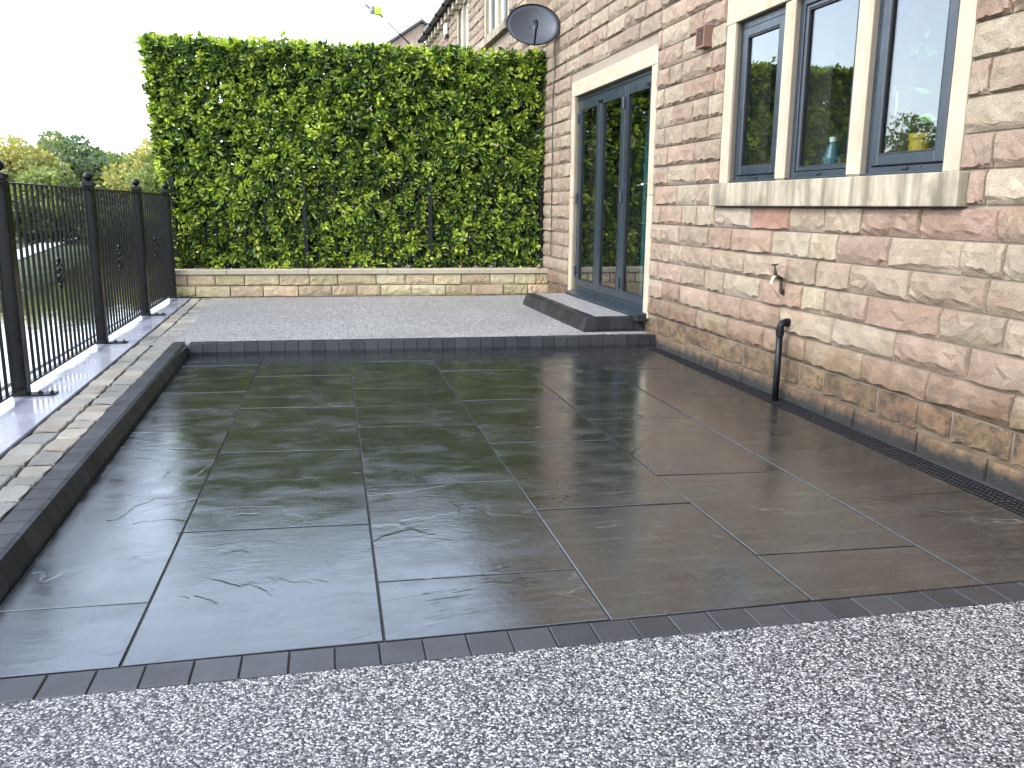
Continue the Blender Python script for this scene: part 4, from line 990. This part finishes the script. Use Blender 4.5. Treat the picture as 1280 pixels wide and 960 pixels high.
MB().lathe([(0.05, 0), (0.055, 0.03), (0.055, 0.30), (0.03, 0.38), (0.018, 0.40)], 14).build('bottle', 'blue_plastic', bb); MB().lathe([(0.02, 0.4005), (0.02, 0.43)], 10).build('cap', 'white_plastic', bb)
MB().bbox(0.098, 0.115, 4.40, 4.42, 1.86, 1.92, 0.002).build('handle', 'white_plastic', win); MB().tube([(0.115, 4.41, 1.89), (0.135, 4.41, 1.89), (0.137, 4.41, 1.76)], 0.008, 6).build('handle', 'white_plastic', win)
cu = MB(); n = 26
for i in range(n + 1):
    s = i / n; cu.v += [(0.55 + 0.03 * math.sin(i * 1.9), 8.62 + 0.5 * s, 0.26), (0.55 + 0.03 * math.sin(i * 1.9), 8.62 + 0.5 * s, 2.3)]
cu.f = [(2 * i, 2 * i + 2, 2 * i + 3, 2 * i + 1) for i in range(n)]
cur = cu.build('curtain', 'teal_cloth', None, HO, HA, smooth=True); tag(cur, 'teal curtain hanging behind the middle leaf of the glazed door', 'curtain')

# ------------------------------------------------------------------ trees beyond the river
def tree(name, label, loc, height, spread_, cols_, leaf, nclump=60, per=110, trunk=0.35, shape=1.0, seed=0, group='trees on the far bank'):
    r = np.random.default_rng(seed + 11)
    root = tag(empty(name, loc), label, 'tree', group)
    cz = height * 0.58; rz = height * 0.44
    cen, rad = [], []
    for i in range(nclump):
        d = r.normal(size=3); d /= np.linalg.norm(d); q = r.uniform(0.35, 0.95)
        cpos = np.array([d[0] * spread_ * q, d[1] * spread_ * q, cz + d[2] * rz * q]); cpos[:2] *= 1.0 - 0.35 * max(0, (cpos[2] - cz) / rz) * shape
        cen.append(cpos); rad.append(spread_ * r.uniform(0.18, 0.34))
    cen, rad = np.array(cen), np.array(rad)
    idx = np.repeat(np.arange(nclump), per); d = norm(r.normal(size=(len(idx), 3))); q = r.uniform(0.45, 1.0, len(idx)) ** 0.6
    p = cen[idx] + d * (rad[idx] * q)[:, None] * np.array([1, 1, 0.75])
    a = norm(d + r.normal(0, 0.7, d.shape)); s = norm(np.cross(a, r.normal(size=d.shape))); l_ = leaf * r.uniform(0.6, 1.3, len(idx)); nn = np.cross(a, s)
    vs = np.stack([p, p + a * (l_ * 0.5)[:, None] + s * (l_ * 0.36)[:, None] + nn * (l_ * 0.08)[:, None], p + a * l_[:, None], p + a * (l_ * 0.5)[:, None] - s * (l_ * 0.36)[:, None] + nn * (l_ * 0.08)[:, None]], 1)
    ca = np.array(cols_); cc = ca[r.integers(0, len(ca), nclump)][idx] * r.uniform(0.7, 1.3, len(idx))[:, None]
    tag(put(leaf_object_mesh(vs, cc, 'crown', 'tree_leaf', [(0, 1, 2), (0, 2, 3)]), 'crown', None, root), kind='stuff')
    m = MB(); m.tube([(0, 0, -0.5), (trunk * .3, 0, height * .25), (0, trunk * .3, height * .5), (0, 0, height * .85)], [trunk, trunk * .75, trunk * .5, trunk * .12], 8)
    for k in range(9):
        c = cen[k * nclump // 9]; z = height * r.uniform(0.2, 0.5); m.tube([(0, 0, z), (c[0] * .5, c[1] * .5, (z + c[2]) / 2), tuple(c)], [trunk * .4, trunk * .25, trunk * .08], 5)
    m.build('trunk', 'bark', root); return root
GR = [(0.19, 0.24, 0.075), (0.23, 0.27, 0.085), (0.16, 0.21, 0.07)]; OL = [(0.30, 0.30, 0.10), (0.25, 0.27, 0.09), (0.34, 0.31, 0.10)]; DK = [(0.06, 0.085, 0.03), (0.08, 0.10, 0.04)]; AU = [(0.36, 0.28, 0.10), (0.30, 0.28, 0.09), (0.38, 0.31, 0.11)]; BG = [(0.14, 0.19, 0.10), (0.12, 0.17, 0.10)]  # green, olive and blue green sets lightened to stand in for haze
def ground_at(x, y): return terrain_h(x, y)
TREES = [  # azimuth slope x/y, distance y, elevation of the top (tan), spread, colours, label
    (-0.365, 105, 0.058, 6.5, OL, 'yellowing tree at the far left beyond the fence'),
    (-0.322, 112, 0.064, 6.2, OL, 'pale olive tree left of the first fence post'),
    (-0.300, 128, 0.066, 5.4, GR, 'rounded green tree behind the first fence panel'),
    (-0.281, 138, 0.070, 3.2, AU, 'small orange autumn tree among the green ones'),
    (-0.264, 122, 0.072, 6.2, BG, 'tall blue green tree left of the dip in the skyline'),
    (-0.258, 96, 0.022, 5.0, DK, 'dark low tree seen through the middle of the railing'),
    (-0.292, 98, 0.036, 5.4, GR, 'broad green bush tree on the bank behind the railing'),
    (-0.236, 135, 0.055, 5.2, GR, 'green tree just right of the second fence post'),
    (-0.212, 190, 0.048, 7.0, AU, 'far russet tree in the dip of the skyline'),
    (-0.226, 250, 0.053, 8.0, BG, 'most distant grey green tree in the skyline dip'),
    (-0.186, 110, 0.062, 5.0, OL, 'olive tree rising towards the hedge above the third post'),
    (-0.164, 92, 0.072, 4.6, GR, 'tall green tree half hidden by the left end of the hedge'),
    (-0.202, 104, 0.024, 5.0, DK, 'dark tree behind the third fence post'),
    (-0.232, 100, 0.020, 5.0, DK, 'dark tree between the second and third posts'),
    (-0.345, 84, 0.000, 5.0, DK, 'dark bush by the path, first from the left behind the railing'),
    (-0.315, 80, 0.004, 5.0, DK, 'dark bush by the path, second from the left behind the railing'),
    (-0.285, 84, 0.002, 5.0, GR, 'green bush by the path, third from the left behind the railing'),
    (-0.255, 82, 0.004, 5.0, DK, 'dark bush by the path, fourth from the left behind the railing'),
    (-0.225, 86, 0.002, 5.0, DK, 'dark bush by the path, fifth from the left behind the railing'),
    (-0.195, 90, 0.004, 5.0, GR, 'green bush by the path, nearest the hedge behind the railing'),
    (-0.206, 120, 0.052, 5.0, GR, 'green tree filling the skyline between second and third posts'),
    (-0.174, 100, 0.068, 5.0, OL, 'tall olive tree touching the left edge of the hedge'),
    (-0.42, 108, 0.055, 6.5, GR, 'green tree just outside the left edge of the view'),
    (-0.50, 100, 0.060, 6.5, OL, 'olive tree reflected low in the window panes'),
    (-0.60, 94, 0.080, 6.5, DK, 'dark tree reflected low in the right window pane'),
    (-0.73, 88, 0.100, 6.5, GR, 'broad tree well left of the fence'),
    (-0.90, 80, 0.115, 6.5, DK, 'dark tree furthest left of the fence'),
]
for i, (sl, yy, el_, sp_, cc, lab) in enumerate(TREES):
    x = sl * yy; g = ground_at(x, yy) - 0.1; hh = (1.25 + yy * math.hypot(1, sl) * el_ - g) / 1.06
    tree('broadleaf_tree', lab, (x, yy, g), hh, min(sp_, hh * 0.62), cc, 0.0050 * yy if yy < 130 else 0.65, seed=i)
